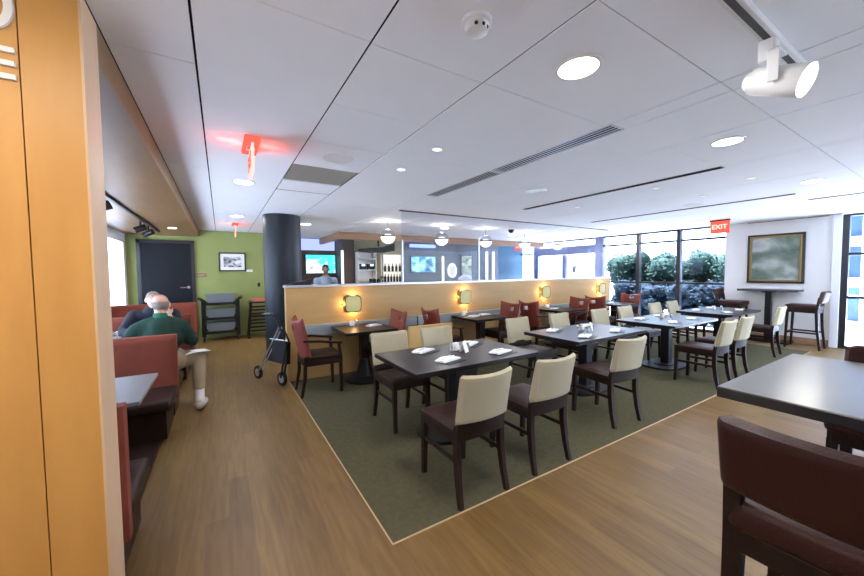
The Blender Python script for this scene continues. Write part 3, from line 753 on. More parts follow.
# white track spotlight
t = thing('track_rail', 'white ceiling track at the top right that carries the spotlight', 'track', (2.0, .56, CZ))
MB().box((-.95, -.028, -.03), (.75, .028, 0), .003).build('rail', 'white_plastic', t)
MB().box((-.94, -.012, -.032), (.74, .012, -.029)).build('slot', 'grille_dark', t)
t = thing('track_spotlight', 'white cylindrical track spotlight shining to the right, hanging from the white track', 'spotlight', (2.12, .56, CZ-.03))
MB().box((-.03, -.03, -.10), (.03, .03, -.002), .008).build('adapter', 'white_plastic', t)
MB().box((-.078, -.055, -.215), (-.070, -.015, -.075), .003).box((-.078, -.055, -.085), (.03, -.015, -.075), .003).build('bracket', 'white_plastic', t)
rot = Matrix.Rotation(-PI/2-.06, 3, 'Z') @ Matrix.Rotation(PI/2+math.radians(24), 3, 'Y')
hd = MB().lathe([(.0, -.12), (.045, -.12), (.055, -.112), (.060, -.03), (.067, .078), (.065, .082), (.058, .072), (0, .07)], (.0, -.05, -.20), 36, rot).build('head', 'white_plastic', t, True)
MB().lathe([(0, .072), (.058, .072), (.058, .079), (0, .079)], (.0, -.05, -.20), 36, rot).build('lens', 'spot_lens', t, True)
MB().lathe([(0, -.135), (.038, -.135), (.04, -.12), (0, -.12)], (.0, -.05, -.20), 24, rot).build('end_cap', 'white_plastic', t, True)
light('spotlight_beam', 'SPOT', (2.11, .56-.19, CZ-.26), 50, (1, .95, .88), .05, (math.radians(72), 0, PI), math.radians(75))
# black track over the booths
t = thing('black_track_rail', 'black ceiling track under the wooden soffit above the booths', 'track', (-1.05, 6.9, 2.44))
MB().box((-.02, -2.6, -.03), (.02, 2.05, 0), .003).build('rail', 'black_metal', t)
def make_bspot():
    t = thing('black_spotlight', '', 'spotlight')
    MB().tube([(0, 0, 0), (0, 0, -.09)], .014).build('stem', 'black_metal', t, True)
    MB().lathe([(0, -.09), (.045, -.09), (.05, .07), (.04, .065), (0, .06)], (0, 0, -.13), 20, Matrix.Rotation(math.radians(65), 3, 'Y')).build('head', 'black_metal', t, True)
    return t
bs = make_bspot()
for y, r, lb in ((4.98, .3, 'black spotlight at the near end of the black track'), (7.05, .3, 'black spotlight in the middle of the black track'), (7.75, -.5, 'black spotlight at the far end of the black track')):
    place(bs, 'bs', (-1.05, y, 2.41), r, lb, 'black spotlights over the booths')
tag(MB().lathe([(0, -.004), (.06, -.004), (.07, 0), (0, 0)], (-.76, 8.24, 2.44), 24).build('soffit_downlight', 'lamp_white', None, True), 'small lit downlight in the wooden soffit before the green wall', 'ceiling light')
light('soffit_lamp', 'AREA', (-.76, 8.24, 2.42), 6, (1, .9, .75), .1)
# pendants behind the glass
def make_pend():
    t = thing('globe_pendant', '', 'pendant lamp')
    MB().lathe([(.05, 0), (.05, -.015), (0, -.02)], seg=20).build('canopy', 'steel', t, True)
    MB().tube([(0, 0, -.01), (0, 0, -.16)], .004).build('cord', 'black_metal', t)
    P = lambda a: (.15*math.cos(a), .15*math.sin(a)-.31)
    MB().lathe([P(math.radians(a)) for a in range(88, 3, -7)], seg=28, loop=False).build('globe', 'pend_glass', t, True)
    MB().lathe([(.15, .010), (.156, .010), (.156, -.012), (.15, -.012)], (0, 0, -.31), 32, None, True).build('band', 'bronze', t, True)
    MB().lathe([(0, -.012)]+[(.148*math.cos(math.radians(a)), .148*math.sin(math.radians(a))) for a in range(-6, -91, -7)], (0, 0, -.31), 28).build('bowl', 'pendant_glow', t, True)
    MB().lathe([(0, .05), (.06, .045), (.07, .01), (0, .005)], (0, 0, -.31), 20).build('diffuser', 'pendant_dim', t, True)
    return t
glass('pend_glass', (.80, .82, .86), .5)
pe = make_pend()
for i, x in enumerate((2.94, 4.25, 5.53, 6.86, 8.18)):
    place(pe, 'pe', (x, 6.5, CZ), 0, 'clear glass globe pendant behind the half wall, %s from the left' % ('first', 'second', 'third', 'fourth', 'fifth')[i], 'globe pendants')
    light('pendant_lamp', 'POINT', (x, 6.5, CZ-.12), 4, (1, .95, .88), .06)
    light('pendant_lamp', 'POINT', (x, 6.5, CZ-.5), 2.5, (1, .95, .88), .06)
t = thing('dome_camera', 'small dark dome camera on the ceiling behind the glass', 'camera', (6.04, 6.16, CZ))
MB().lathe([(0, 0), (.09, 0), (.09, -.04), (0, -.04)], seg=20).build('collar', 'white_plastic', t, True); MB().ball((0, 0, -.05), .07).build('dome', 'black_plastic', t, True)

# ------------------------------------------------------------------ pictures, plaque
t = thing('framed_painting', 'stormy sea painting in a dark and gold frame on the white wall', 'painting', (RX-.002, 2.475, 1.77))
f = MB()
for a, b in (((-.45, .53-.05), (.45, .53)), ((-.45, -.53), (.45, -.53+.05)), ((-.45, -.53), (-.45+.05, .53)), ((.45-.05, -.53), (.45, .53))): f.box((-.045, a[0], a[1]), (0, b[0], b[1]), .004)
f.build('frame', 'black_frame', t)
f = MB()
for a, b in (((-.41, .455), (.41, .49)), ((-.41, -.49), (.41, -.455)), ((-.41, -.49), (-.375, .49)), ((.375, -.49), (.41, .49))): f.box((-.05, a[0], a[1]), (-.02, b[0], b[1]), .006)
f.build('gold_inner_frame', 'gold_frame', t, False, 'gold inner frame')
MB().box((-.025, -.385, -.465), (-.015, .385, .465)).build('canvas', 'seascape', t)
t = thing('framed_photo', 'black framed grey photograph on the green wall', 'picture', (.26, 9.898, 1.85))
f = MB()
for a, b in (((-.29, .20), (.29, .23)), ((-.29, -.23), (.29, -.20)), ((-.29, -.23), (-.26, .23)), ((.26, -.23), (.29, .23))): f.box((a[0], -.03, a[1]), (b[0], 0, b[1]), .002)
f.build('frame', 'black_frame', t); MB().box((-.26, -.012, -.20), (.26, -.004, .20)).build('mount', 'white_paper', t); MB().box((-.19, -.016, -.13), (.19, -.012, .13)).build('print', 'photo_grey', t)
t = thing('door_plaque', 'small brown plaque on the green wall beside the dark door', 'sign', (-.42, 9.898, 1.53))
MB().box((-.13, -.015, -.045), (.13, 0, .045), .004).build('plate', 'brick_brown', t); MB().box((-.09, -.018, .0), (.09, -.015, .012)).box((-.07, -.018, -.02), (.07, -.015, -.01)).build('lines', 'beige_paint', t)
tag(MB().box((.56, 9.885, 1.60), (.70, 9.903, 1.66), .002).build('caption_card', 'white_paper'), 'small white card right of the grey photograph on the green wall', 'card')
tag(MB().box((.80, 9.885, 1.22), (.86, 9.903, 1.32), .004).build('light_switch', 'black_plastic'), 'small dark switch on the green wall above the high chair', 'switch')

# ------------------------------------------------------------------ bus cart, high chair, walker
t = thing('utility_cart', 'black plastic utility cart against the green wall', 'cart', (-.02, 9.5, 0))
for z in (.18, .50, .84):
    b = MB().box((-.36, -.22, z), (.36, .22, z+.03), .008).box((-.36, -.22, z+.03), (.36, -.20, z+.06)).box((-.36, .2, z+.03), (.36, .22, z+.06)); b.build('shelf', 'black_plastic', t)
for sx in (-1, 1):
    for sy in (-1, 1):
        MB().box((sx*.34-.04, sy*.19-.03, .12), (sx*.34+.04, sy*.19+.03, .94), .008).build('post', 'black_plastic', t)
        c = MB().lathe([(.055, -.015), (.06, 0), (.055, .015)], (sx*.34, sy*.19, .06), 18, Matrix.Rotation(PI/2, 3, 'Y')).build('caster', 'black_metal', t, True)
        MB().box((sx*.34-.02, sy*.19-.02, .08), (sx*.34+.02, sy*.19+.02, .12)).build('fork', 'steel', c)
    MB().bar([(sx*.33, -.2, .93), (sx*.43, -.2, 1.0)], .03, .04).bar([(sx*.33, .2, .93), (sx*.43, .2, 1.0)], .03, .04).tube([(sx*.43, -.2, 1.0), (sx*.43, .2, 1.0)], .018).build('handle', 'black_plastic', t)
def make_tub():
    o = MB(); A = [(-.29, -.16), (.29, -.16), (.29, .16), (-.29, .16)]
    def ring(s, z): return [o.bm.verts.new((x*s, y*s, z)) for x, y in A]
    R = [ring(.86, 0), ring(1, .2), ring(1.06, .2), ring(1.06, .215), ring(.98, .215), ring(.85, .012)]
    for a, b in zip(R, R[1:]):
        for k in range(4): o.bm.faces.new((a[k], a[(k+1) % 4], b[(k+1) % 4], b[k]))
    o.bm.faces.new(R[0]); o.bm.faces.new(R[-1]); q = o.build('bus_tub', 'grey_tub'); return tag(q, '', 'tub')
tub = make_tub()
for z, lb in ((.875, 'grey plastic tub on the top shelf of the black cart'), (.535, 'grey plastic tub on the middle shelf of the black cart'), (.215, 'grey plastic tub on the bottom shelf of the black cart')):
    place(tub, 'tub', (-.02, 9.47, z), 0, lb, 'grey tubs on the cart')
t = thing('high_chair', 'dark wooden high chair by the green wall beside the cart', 'high chair', (.78, 9.5, 0))
for sx in (-1, 1):
    for sy in (-1, 1): MB().bar([(sx*.25, sy*.24, 0), (sx*.20, sy*.18, .55), (sx*.17, sy*.16, .86)], .035, .035).build('leg', 'dark_wood', t)
for z in (.16, .25, .34, .42, .58, .66, .74): MB().box((-.21, -.21, z), (.21, -.18, z+.035)).build('rail', 'dark_wood', t)
MB().box((-.20, -.18, .50), (.20, .18, .53), .004).build('seat', 'dark_wood', t)
MB().box((-.22, -.22, .84), (.22, .20, .87), .005).build('tray', 'dark_wood', t)
tag(MB().box((.64, 9.36, .871), (.93, 9.58, .96), .012).build('booster_cushion', 'red_cushion'), 'red brown box resting on top of the high chair', 'cushion')
# folded walker: local axis s from wheel A to wheel B
A = Vector((.405, 5.62)); B = Vector((.645, 5.10)); L_ = (B-A).length; ux = (B-A)/L_; nx = Vector((ux.y, -ux.x))
t = thing('rollator_walker', 'folded black walker with wheels and a pouch at the left end of the half wall', 'walker')
def W(s, z, o=0):
    p = A+ux*s+nx*o; return (p.x, p.y, z)
for o in (0, -.05):
    MB().tube([W(.30, .97, o), W(.46, .985, o), W(.56, .9, o), W(.76, .60, o), W(.60, .12, o)], .012).build('side_tube', 'black_metal', t, True)
    MB().tube([W(.60, .82, o), W(.03, .1, o)], .011).build('front_leg', 'alu', t, True)
    MB().tube([W(.22, .975, o), W(.40, .98, o)], .018).build('grip', 'black_plastic', t, True)
    for s in ((0, .6) if o == 0 else ()):
        wq = MB()
        ax = Vector((nx.x, nx.y, 0)); q = Vector((0, 0, 1)).rotation_difference(ax).to_matrix()
        wq.lathe([(.06, -.015), (.092, -.018), (.1, 0), (.092, .018), (.06, .015)], W(s, .1, -.025), 28, q)
        wh = wq.build('wheel', 'black_plastic', t, True)
        MB().lathe([(.0, -.019), (.055, -.019), (.055, .019), (0, .019)], W(s, .1, -.025), 20, q).build('hub', 'alu', wh, True)
pq = MB(); P4 = [W(.40, .32, .0), W(.74, .32, .0), W(.76, .62, .0), W(.42, .62, .0)]; Q4 = [W(.40, .32, -.06), W(.74, .32, -.06), W(.76, .62, -.06), W(.42, .62, -.06)]
va = [pq.bm.verts.new(p) for p in P4]; vb = [pq.bm.verts.new(p) for p in Q4]
pq.bm.faces.new(va); pq.bm.faces.new(vb[::-1])
for k in range(4): pq.bm.faces.new((va[k], va[(k+1) % 4], vb[(k+1) % 4], vb[k]))
pq.build('pouch', 'dark_cloth', t)
MB().tube([W(.38, .64, .0), W(.78, .65, 0)], .008).build('cross_bar', 'alu', t)

# ------------------------------------------------------------------ booths
BX0, BX1 = X0+.01, -.42
def booth(label, y, near, farr, top=.94, lean=0):
    t = thing('booth_bench', label, 'booth', (0, y, .03), 0, 'red booths along the window wall')
    def bk(u, v, w):
        x = BX0+(BX1-BX0)*u; e = min(min(u, 1-u)*1.3, min(v, 1-v)*.6); k = .025*min(1, max(e, 0)/.025)**.5+.035
        return (x, lean*v+(k if w else -k), .22+(top-.25)*v)
    MB().grid(bk, 40, 16).build('backrest', 'red_fabric', t, True)
    if near:
        MB().box((BX0, -.62, .27), (BX1, -.062, .37), .03, seg=3).build('seat', 'brown_vinyl', t, True)
        MB().box((BX0, -.56, 0), (BX1-.05, -.06, .27)).build('base', 'dark_wood', t)
    if farr:
        MB().box((BX0, .062, .27), (BX1, .58, .37), .03, seg=3).build('seat', 'brown_vinyl', t, True)
        MB().box((BX0, .06, 0), (BX1-.05, .52, .27)).build('base', 'dark_wood', t)
    MB().box((BX0, -.055, 0), (BX1-.06, .055, .23)).build('back_base', 'dark_wood', t)
    return t
booth('red booth closest to the wooden pillar, only its edge showing', 2.20, False, True, .92, .0)
booth('red booth whose back the man in green leans against', 4.52, True, True, .92)
booth('red booth behind the man in navy', 6.62, True, True, .93)
booth('farthest red booth before the dark door', 8.25, True, False, 1.0)
def booth_table(label, y0, y1, m):
    cy = (y0+y1)/2; t = thing('booth_table', label, 'table', (-1.08, cy, .03), 0, 'booth tables')
    MB().box((X0+.01+1.08, y0-cy, .70), (-.46+1.08, y1-cy, .725), .004).build('tabletop', m, t)
    MB().box((-.05, -.05, .02), (.05, .05, .70)).build('pedestal', 'black_metal', t); MB().box((-.3, -.22, 0), (.3, .22, .025), .005).build('base', 'black_metal', t)
booth_table('grey topped booth table beside the wooden pillar', 2.78, 3.53, 'laminate_grey')
booth_table('booth table between the two seated men', 5.25, 5.92, 'laminate_grey')
tag(MB().box((-1.25, 5.28, .756), (-.85, 5.55, .759)).build('paper_placemat', 'cream_paper'), 'cream paper placemat on the booth table left of the man in green', 'placemat')
tag(MB().lathe([(.028, 0), (.034, .0), (.038, .12), (.035, .12), (.031, .006), (0, .006)], (-1.10, 5.42, .759), 20).build('drinking_glass', 'clear_glass', None, True), 'clear drinking glass on the placemat of the occupied booth', 'glass')

# ------------------------------------------------------------------ people
DG = lambda: bpy.context.evaluated_depsgraph_get()
def blob(name, m, parent, tubes=(), balls=(), vox=.012, grow=0, smooth_it=4, cut=None, label=None):
    b = MB()
    for pts in tubes:
        # densify with catmull style subdivision for round joints
        P = [(Vector(p), r+grow) for p, r in pts]
        Q = []
        for i in range(len(P)-1):
            for k in range(5):
                f = k/5; Q.append((P[i][0].lerp(P[i+1][0], f), P[i][1]*(1-f)+P[i+1][1]*f))
        Q.append(P[-1])
        b.tube([q[0] for q in Q], [q[1] for q in Q], 14)
        for p, r in P: b.ball(p, r, 14, 10)
    for c, r in balls: b.ball(c, [x+grow for x in r], 22, 16)
    o = b.build(name, m, parent, True)
    md = o.modifiers.new('r', 'REMESH'); md.mode = 'VOXEL'; md.voxel_size = vox
    sm_ = o.modifiers.new('s', 'SMOOTH'); sm_.iterations = smooth_it; sm_.factor = .5
    me = bpy.data.meshes.new_from_object(o.evaluated_get(DG())); o.modifiers.clear(); old = o.data; o.data = me; bpy.data.meshes.remove(old)
    if cut:
        bm = bmesh.new(); bm.from_mesh(me); bmesh.ops.delete(bm, geom=[v for v in bm.verts if not cut(v.co)], context='VERTS'); bm.to_mesh(me); bm.free()
    me.polygons.foreach_set('use_smooth', [True]*len(me.polygons))
    me.materials.clear(); me.materials.append(M[m])
    if label: o['label'] = label
    return o
def hand(p, d, up_, s=1.0, curl=.5, side=1):
    """tubes for a palm and five bent fingers; d = finger direction, up_ = back of the hand"""
    p = Vector(p); d = Vector(d).normalized(); up_ = Vector(up_); up_ = (up_-d*up_.dot(d)).normalized(); x = d.cross(up_)*side
    T = [[(p, .026*s), (p+d*.045*s, .03*s), (p+d*.085*s, .026*s)], [(p+d*.03*s+x*.02*s, .02*s), (p+d*.08*s+x*.028*s, .016*s)], [(p+d*.03*s-x*.02*s, .02*s), (p+d*.08*s-x*.028*s, .016*s)]]
    for k, ln in ((-1.5, .062), (-.5, .078), (.5, .084), (1.5, .074)):
        a = p+d*.088*s+x*k*.019*s; b_ = a+(d-up_*curl*.4).normalized()*ln*.5*s; c = b_+(d-up_*curl*1.3).normalized()*ln*.5*s
        T.append([(a, .0095*s), (b_, .009*s), (c, .0078*s)])
    a = p+d*.03*s+x*.03*s; b_ = a+(d*.6+x*.7-up_*.2).normalized()*.04*s; c = b_+(d*.9+x*.2-up_*.3).normalized()*.03*s
    T.append([(a, .014*s), (b_, .011*s), (c, .009*s)])
    return T
def head_shapes(c, f, s=1.0):
    """c = head centre, f = facing (horizontal unit): skull, jaw, nose, ears, brows, lips as blobs"""
    c = Vector(c); f = Vector(f).normalized(); r = Vector((f.y, -f.x, 0)); z = Vector((0, 0, 1))
    B = [(c+z*.025*s-f*.012*s, (.077*s, .09*s, .09*s) if abs(f.y) > .5 else (.09*s, .077*s, .09*s)), (c-z*.035*s+f*.022*s, (.062*s, .066*s, .075*s)), (c-z*.078*s+f*.05*s, (.038*s, .034*s, .03*s)),
         (c-z*.01*s+f*.095*s, (.016*s, .018*s, .024*s)), (c+z*.018*s+f*.083*s, (.03*s, .014*s, .012*s)),
         (c+r*.08*s-z*.005*s, (.014*s, .024*s, .034*s)), (c-r*.08*s-z*.005*s, (.014*s, .024*s, .034*s)),
         (c-z*.052*s+f*.078*s, (.024*s, .012*s, .009*s))]
    return B
# man in green: seen from behind
o = Vector((-.60, 4.90, 0)); gm = thing('person', 'person in a green sweater and khaki trousers seated in a booth, back to us', 'person', o)
def R(*p): return Vector(p)-o
hc = R(-.585, 4.86, 1.215)
shR, elR, haR = R(-.385, 4.84, .945), R(-.31, 4.86, .78), R(-.45, 5.17, .79)
shL, elL, haL = R(-.80, 4.84, .945), R(-.92, 4.90, .78), R(-.80, 5.21, .79)
torso = [[(R(-.60, 4.86, .56), .155), (R(-.60, 4.85, .72), .15), (R(-.59, 4.83, .86), .155), (R(-.59, 4.83, .95), .125), (R(-.59, 4.84, 1.03), .06)],
         [(R(-.72, 4.84, .93), .08), (R(-.46, 4.84, .93), .08)], [(R(-.70, 4.84, .84), .10), (R(-.48, 4.84, .84), .10)], [(R(-.59, 4.84, 1.04), .055), (R(-.47, 4.84, .995), .06), (R(-.39, 4.84, .955), .06)], [(R(-.59, 4.84, 1.04), .055), (R(-.71, 4.84, .995), .06), (R(-.79, 4.84, .955), .06)]]
arms = [[(shR, .062), (shR.lerp(elR, .5), .056), (elR, .047)], [(elR, .047), (elR.lerp(haR, .4), .042), (haR, .03)], [(shL, .062), (shL.lerp(elL, .5), .056), (elL, .047)], [(elL, .047), (elL.lerp(haL, .4), .042), (haL, .03)]]
kR, aR = R(-.255, 4.97, .535), R(-.25, 4.72, .12); kL, aL = R(-.68, 5.36, .56), R(-.68, 5.30, .12)
legs = [[(R(-.50, 4.90, .56), .095), (R(-.38, 4.94, .56), .085), (kR, .066)], [(kR, .066), (kR.lerp(aR, .35), .060), (aR, .043)], [(R(-.69, 4.90, .56), .095), (R(-.69, 5.1, .57), .085), (kL, .062)], [(kL, .062), (kL.lerp(aL, .35), .056), (aL, .04)]]
feet = [[(aR, .04), (R(-.25, 4.70, .085), .04), (R(-.22, 4.82, .065), .035)], [(aL, .04), (R(-.68, 5.29, .08), .04), (R(-.68, 5.42, .065), .034)]]
neck = [[(R(-.59, 4.84, 1.03), .058), (R(-.587, 4.85, 1.16), .055)]]
blob('body', 'skin', gm, torso+arms+legs+feet+neck+hand(haR, (-.3, 1, -.05), (0, 0, 1), 1, .5, -1)+hand(haL, (.3, 1, -.05), (0, 0, 1), 1, .5, 1), head_shapes(hc, (0, 1, 0)), .0085, 0, 3)
blob('sweater', 'green_knit', gm, torso+arms, (), .012, .016, 4, lambda v: (v.z > .50) and (v-haR).length > .05 and (v-haL).length > .05)
blob('collar', 'green_collar', gm, [[(R(-.59, 4.84, 1.05), .070), (R(-.588, 4.845, 1.085), .064)]], (), .01, .006, 2)
blob('trousers', 'khaki', gm, legs+[[(R(-.70, 4.88, .58), .13), (R(-.50, 4.88, .58), .13)]], (), .012, .014, 4, lambda v: v.z > .225)
blob('sock', 'white_cloth', gm, [[(kR.lerp(aR, .62), .046), (aR, .042)]], (), .01, .008, 2)
for a, b_, c_ in ((aR, R(-.25, 4.69, .07), R(-.215, 4.85, .055)), (aL, R(-.68, 5.29, .07), R(-.68, 5.45, .055))):
    blob('shoe', 'shoe_white', gm, [[(a-Vector((0, 0, .035)), .045), (b_, .048), (b_.lerp(c_, .6), .046), (c_, .038)]], (), .009, .006, 3, lambda v: v.z > .001)
def hair_cap(name, m, parent, c, f, cond, s=1.0, th=.006):
    c = Vector(c); f = Vector(f); B = head_shapes(c, f, s)[:2]
    return blob(name, m, parent, (), B, .008, th, 2, lambda v: cond((v-c)))
hair_cap('hair', 'grey_hair', gm, hc, (0, 1, 0), lambda d: d.z < .038-.25*max(0, d.y) and d.z > -.075 and d.y < .03)
t = thing('folded_newspaper', 'white folded newspaper lying on the knee of the man in green', 'newspaper', (-.285, 4.94, .625), .4)
def npf(u, v, w): return ((u-.5)*.26, (v-.5)*.17, .012*math.sin(u*PI)+(.006 if not w else 0))
MB().grid(npf, 10, 4).build('pages', 'white_paper', t, True)
# man in navy: faces us across the table
o = Vector((-.82, 6.25, 0)); nm_ = thing('person', 'person in a navy sweater facing us, mostly hidden behind the man in green', 'person', o)
hc2 = R(-.815, 6.12, 1.20)
sR, eR, hR = R(-.60, 6.20, .98), R(-.52, 5.98, .80), R(-.625, 5.955, .98)
sL, eL, hL = R(-1.04, 6.20, .98), R(-1.12, 5.95, .80), R(-.98, 5.66, .79)
torso = [[(R(-.82, 6.28, .56), .15), (R(-.82, 6.28, .74), .15), (R(-.82, 6.24, .92), .15), (R(-.82, 6.20, 1.0), .12), (R(-.82, 6.19, 1.06), .06)], [(R(-.97, 6.2, .96), .08), (R(-.67, 6.2, .96), .08)]]
arms = [[(sR, .066), (sR.lerp(eR, .5), .055), (eR, .046)], [(eR, .046), (eR.lerp(hR, .5), .04), (hR, .03)], [(sL, .066), (sL.lerp(eL, .5), .055), (eL, .046)], [(eL, .046), (eL.lerp(hL, .4), .04), (hL, .03)]]
legs = []
for sx in (-1, 1):
    k_, a_ = R(-.82+sx*.1, 5.80, .55), R(-.82+sx*.1, 5.86, .12)
    legs += [[(R(-.82+sx*.09, 6.26, .56), .09), (R(-.82+sx*.1, 6.0, .56), .08), (k_, .06)], [(k_, .06), (k_.lerp(a_, .4), .055), (a_, .04)], [(a_, .04), (R(-.82+sx*.1, 5.84, .08), .04), (R(-.82+sx*.1, 5.73, .065), .034)]]
neck = [[(R(-.82, 6.19, 1.02), .056), (R(-.817, 6.15, 1.14), .054)]]
blob('body', 'skin', nm_, torso+arms+legs+neck+hand(hR, (-.35, .15, 1), (0, -1, .2), 1, .7, 1)+hand(hL, (.2, -1, -.05), (0, 0, 1), 1, .5, 1), head_shapes(hc2, (0, -1, 0)), .0095, 0, 3)
blob('sweater', 'navy_knit', nm_, torso+arms, (), .013, .016, 4, lambda v: (v-hR).length > .05 and (v-hL).length > .05)
blob('trousers', 'dark_cloth', nm_, legs, (), .014, .013, 3, lambda v: v.z > .05)
hair_cap('hair', 'grey_hair', nm_, hc2, (0, -1, 0), lambda d: d.z > .03 and d.y > -.06 or (d.y > 0 and d.z > -.05))
# staff member behind the counter
o = Vector((2.2, 8.6, 0)); sf = thing('person', 'person in a pale blue shirt standing behind the half wall before the left television', 'person', o)
q = lambda x, y, z: Vector((x, y, z))
hc3 = q(0, -.02, 1.645)
torso = [[(q(0, 0, .92), .15), (q(0, 0, 1.1), .14), (q(0, 0, 1.30), .15), (q(0, 0, 1.40), .12), (q(0, 0, 1.47), .06)], [(q(-.16, 0, 1.36), .075), (q(.16, 0, 1.36), .075)]]
arms = []
for sx in (-1, 1): arms += [[(q(sx*.215, 0, 1.37), .065), (q(sx*.25, 0, 1.1), .048)], [(q(sx*.25, 0, 1.1), .046), (q(sx*.23, -.16, .92), .03)]]
legs = []
for sx in (-1, 1): legs += [[(q(sx*.09, 0, .92), .1), (q(sx*.1, 0, .5), .065)], [(q(sx*.1, 0, .5), .062), (q(sx*.1, .02, .09), .042)], [(q(sx*.1, .02, .07), .042), (q(sx*.1, -.12, .05), .036)]]
hs = []
for sx in (-1, 1): hs += hand(q(sx*.23, -.16, .92), (0, -.8, -.5), (sx, 0, .2), 1, .5, sx)
blob('body', 'skin_dark', sf, torso+arms+legs+[[(q(0, 0, 1.42), .055), (q(0, -.01, 1.58), .052)]]+hs, head_shapes(hc3, (0, -1, 0)), .0095, 0, 3)
blob('shirt', 'blue_shirt', sf, torso+arms, (), .013, .016, 4, lambda v: v.z < 1.475 and v.z > .86 and not (abs(v.x) > .17 and v.z < .96))
blob('trousers', 'dark_cloth', sf, legs, (), .014, .014, 3, lambda v: v.z > .06 and v.z < 1.0)
hair_cap('hair', 'black_hair', sf, hc3, (0, -1, 0), lambda d: d.z > .045 or (d.y > .02 and d.z > -.05))

# ------------------------------------------------------------------ serving area behind the half wall
def tv(label, x0, x1, z0, z1, m, y=9.862):
    cx, cz = (x0+x1)/2, (z0+z1)/2; t = thing('television', label, 'television', (cx, y, cz), 0, 'wall televisions')
    w, h = (x1-x0)/2, (z1-z0)/2
    MB().box((-w-.02, -.04, -h-.02), (w+.02, .04, h+.02), .006).build('case', 'black_plastic', t); MB().box((-w, -.045, -h), (w, -.041, h)).build('screen', m, t)
tv('lit television with a turquoise picture on the brown wall', 2.16, 3.02, 1.55, 2.10, 'screen_one', 10.675)
tv('lit television with a blue picture behind the glass right of the white counter display', 5.25, 6.16, 1.55, 2.06, 'screen_two')
tag(MB().box((2.985, 9.84, 1.0), (3.045, 9.9, 2.2), .004).build('light_post', 'white_strip'), 'tall thin lit white strip right of the left television', 'light')
tag(MB().box((6.47, 9.84, 1.2), (6.53, 9.903, 2.08), .004).build('light_post', 'white_strip'), 'tall thin lit white strip right of the right television', 'light')
for x, lb in ((8.40, 'left of the two white vertical wall lights behind the glass'), (8.72, 'right of the two white vertical wall lights behind the glass')):
    tag(MB().box((x, 9.84, 1.25), (x+.1, 9.9, 2.3), .02).build('wall_light', 'white_strip'), lb, 'light', 'vertical wall lights')
t = thing('storage_shelf', 'white lit shelving with two dark coffee machines behind the half wall', 'shelf', (3.68, 9.75, 0))
MB().box((-.28, .1, 0), (.28, .13, 2.15)).build('back_panel', 'white_plastic', t)
for s in (-.28, .26): MB().box((s, -.15, 0), (s+.02, .1, 2.15)).build('side_panel', 'white_plastic', t)
for z in (.9, 1.3, 1.62, 1.95): MB().box((-.28, -.15, z), (.28, .1, z+.025)).build('shelf_board', 'white_plastic', t)
for x, lb in ((-.13, 'left of the two dark coffee machines on the white shelving'), (.13, 'right of the two dark coffee machines on the white shelving')):
    c = thing('coffee_machine', lb, 'coffee machine', (3.68+x, 9.7, 1.645), 0, 'coffee machines on the shelving')
    MB().box((-.09, -.08, 0), (.09, .1, .17), .01).build('body', 'black_plastic', c); MB().box((-.05, -.10, .10), (.05, -.08, .15)).build('spout', 'steel', c)
t = thing('service_counter', 'dark back counter along the serving area behind the half wall', 'counter', (4.6, 9.2, 0))
MB().box((-1.2, -.3, 0), (1.4, .3, .9)).build('body', 'grey_paint', t); MB().box((-1.25, -.33, .9), (1.45, .33, .94), .005).build('counter_top', 'alu', t)
t = thing('display_case', 'tall white lit display behind the half wall left of the blue television', 'display', (4.55, 9.8, .94))
MB().box((-.34, .02, 0), (.34, .06, 1.16)).build('back_panel', 'lit_white', t)
for s in (-.34, .31): MB().box((s, -.1, 0), (s+.03, .02, 1.16)).build('side_panel', 'white_plastic', t)
for z in (.3, .62): MB().box((-.31, -.1, z), (.31, .02, z+.02)).build('glass_shelf', 'white_plastic', t)
def bottle(m):
    o = MB().lathe([(.0, 0), (.035, 0), (.035, .14), (.013, .19), (.013, .25), (0, .25)], seg=14).build('bottle', m, None, True); return tag(o, '', 'bottle')
bt = bottle('black_plastic'); k = 0
for z, n in ((.965, 5), (1.262, 6), (1.582, 5)):
    for i in range(n):
        place(bt, 'bt', (4.30+i*.5/(n-1), 9.75, z), 0, 'dark bottle, %s from the left on the %s shelf of the white display' % (('first', 'second', 'third', 'fourth', 'fifth', 'sixth')[i], {.965: 'bottom', 1.262: 'middle', 1.582: 'top'}[z]), 'bottles in the white display')
for i, x in enumerate((3.05, 3.16, 3.28)):
    t = thing('carafe', 'dark carafe on the back counter before the shelving, %s from the left' % ('first', 'second', 'third')[i], 'carafe', (x+.5, 9.05, .94), 0, 'carafes on the back counter')
    MB().lathe([(0, 0), (.06, 0), (.065, .1), (.05, .34), (.045, .44), (0, .45)], seg=18).build('body', 'black_plastic', t, True); MB().tube([(.045, 0, .40), (.11, 0, .36), (.10, 0, .18), (.06, 0, .14)], .009).build('handle', 'black_plastic', t, True)
tag(MB().box((3.92, 9.85, 1.2), (4.05, 9.95, 2.4), .004).build('wall_post', 'beige_paint'), 'beige green post between the shelving and the white display', 'post')
t = thing('potted_plant', 'dark green plant beside the white display behind the half wall', 'plant', (4.05, 9.4, .94))
MB().lathe([(0, 0), (.07, 0), (.09, .15), (.08, .15), (0, .13)], seg=18).build('pot', 'brown_paint', t, True)
lf = MB()
for i in range(60):
    a = random.uniform(0, 2*PI); r = random.uniform(.02, .13); z = .2+random.random()*.3; s = .05
    c = Vector((r*math.cos(a), r*math.sin(a), z)); d = Vector((math.cos(a), math.sin(a), .5)); e1 = d.normalized()*s; e2 = d.cross(Vector((0, 0, 1))).normalized()*s*.4
    lf.bm.faces.new([lf.bm.verts.new(c+x) for x in (-e1, e2, e1, -e2)])
lf.build('foliage', 'leaf_dark', t)
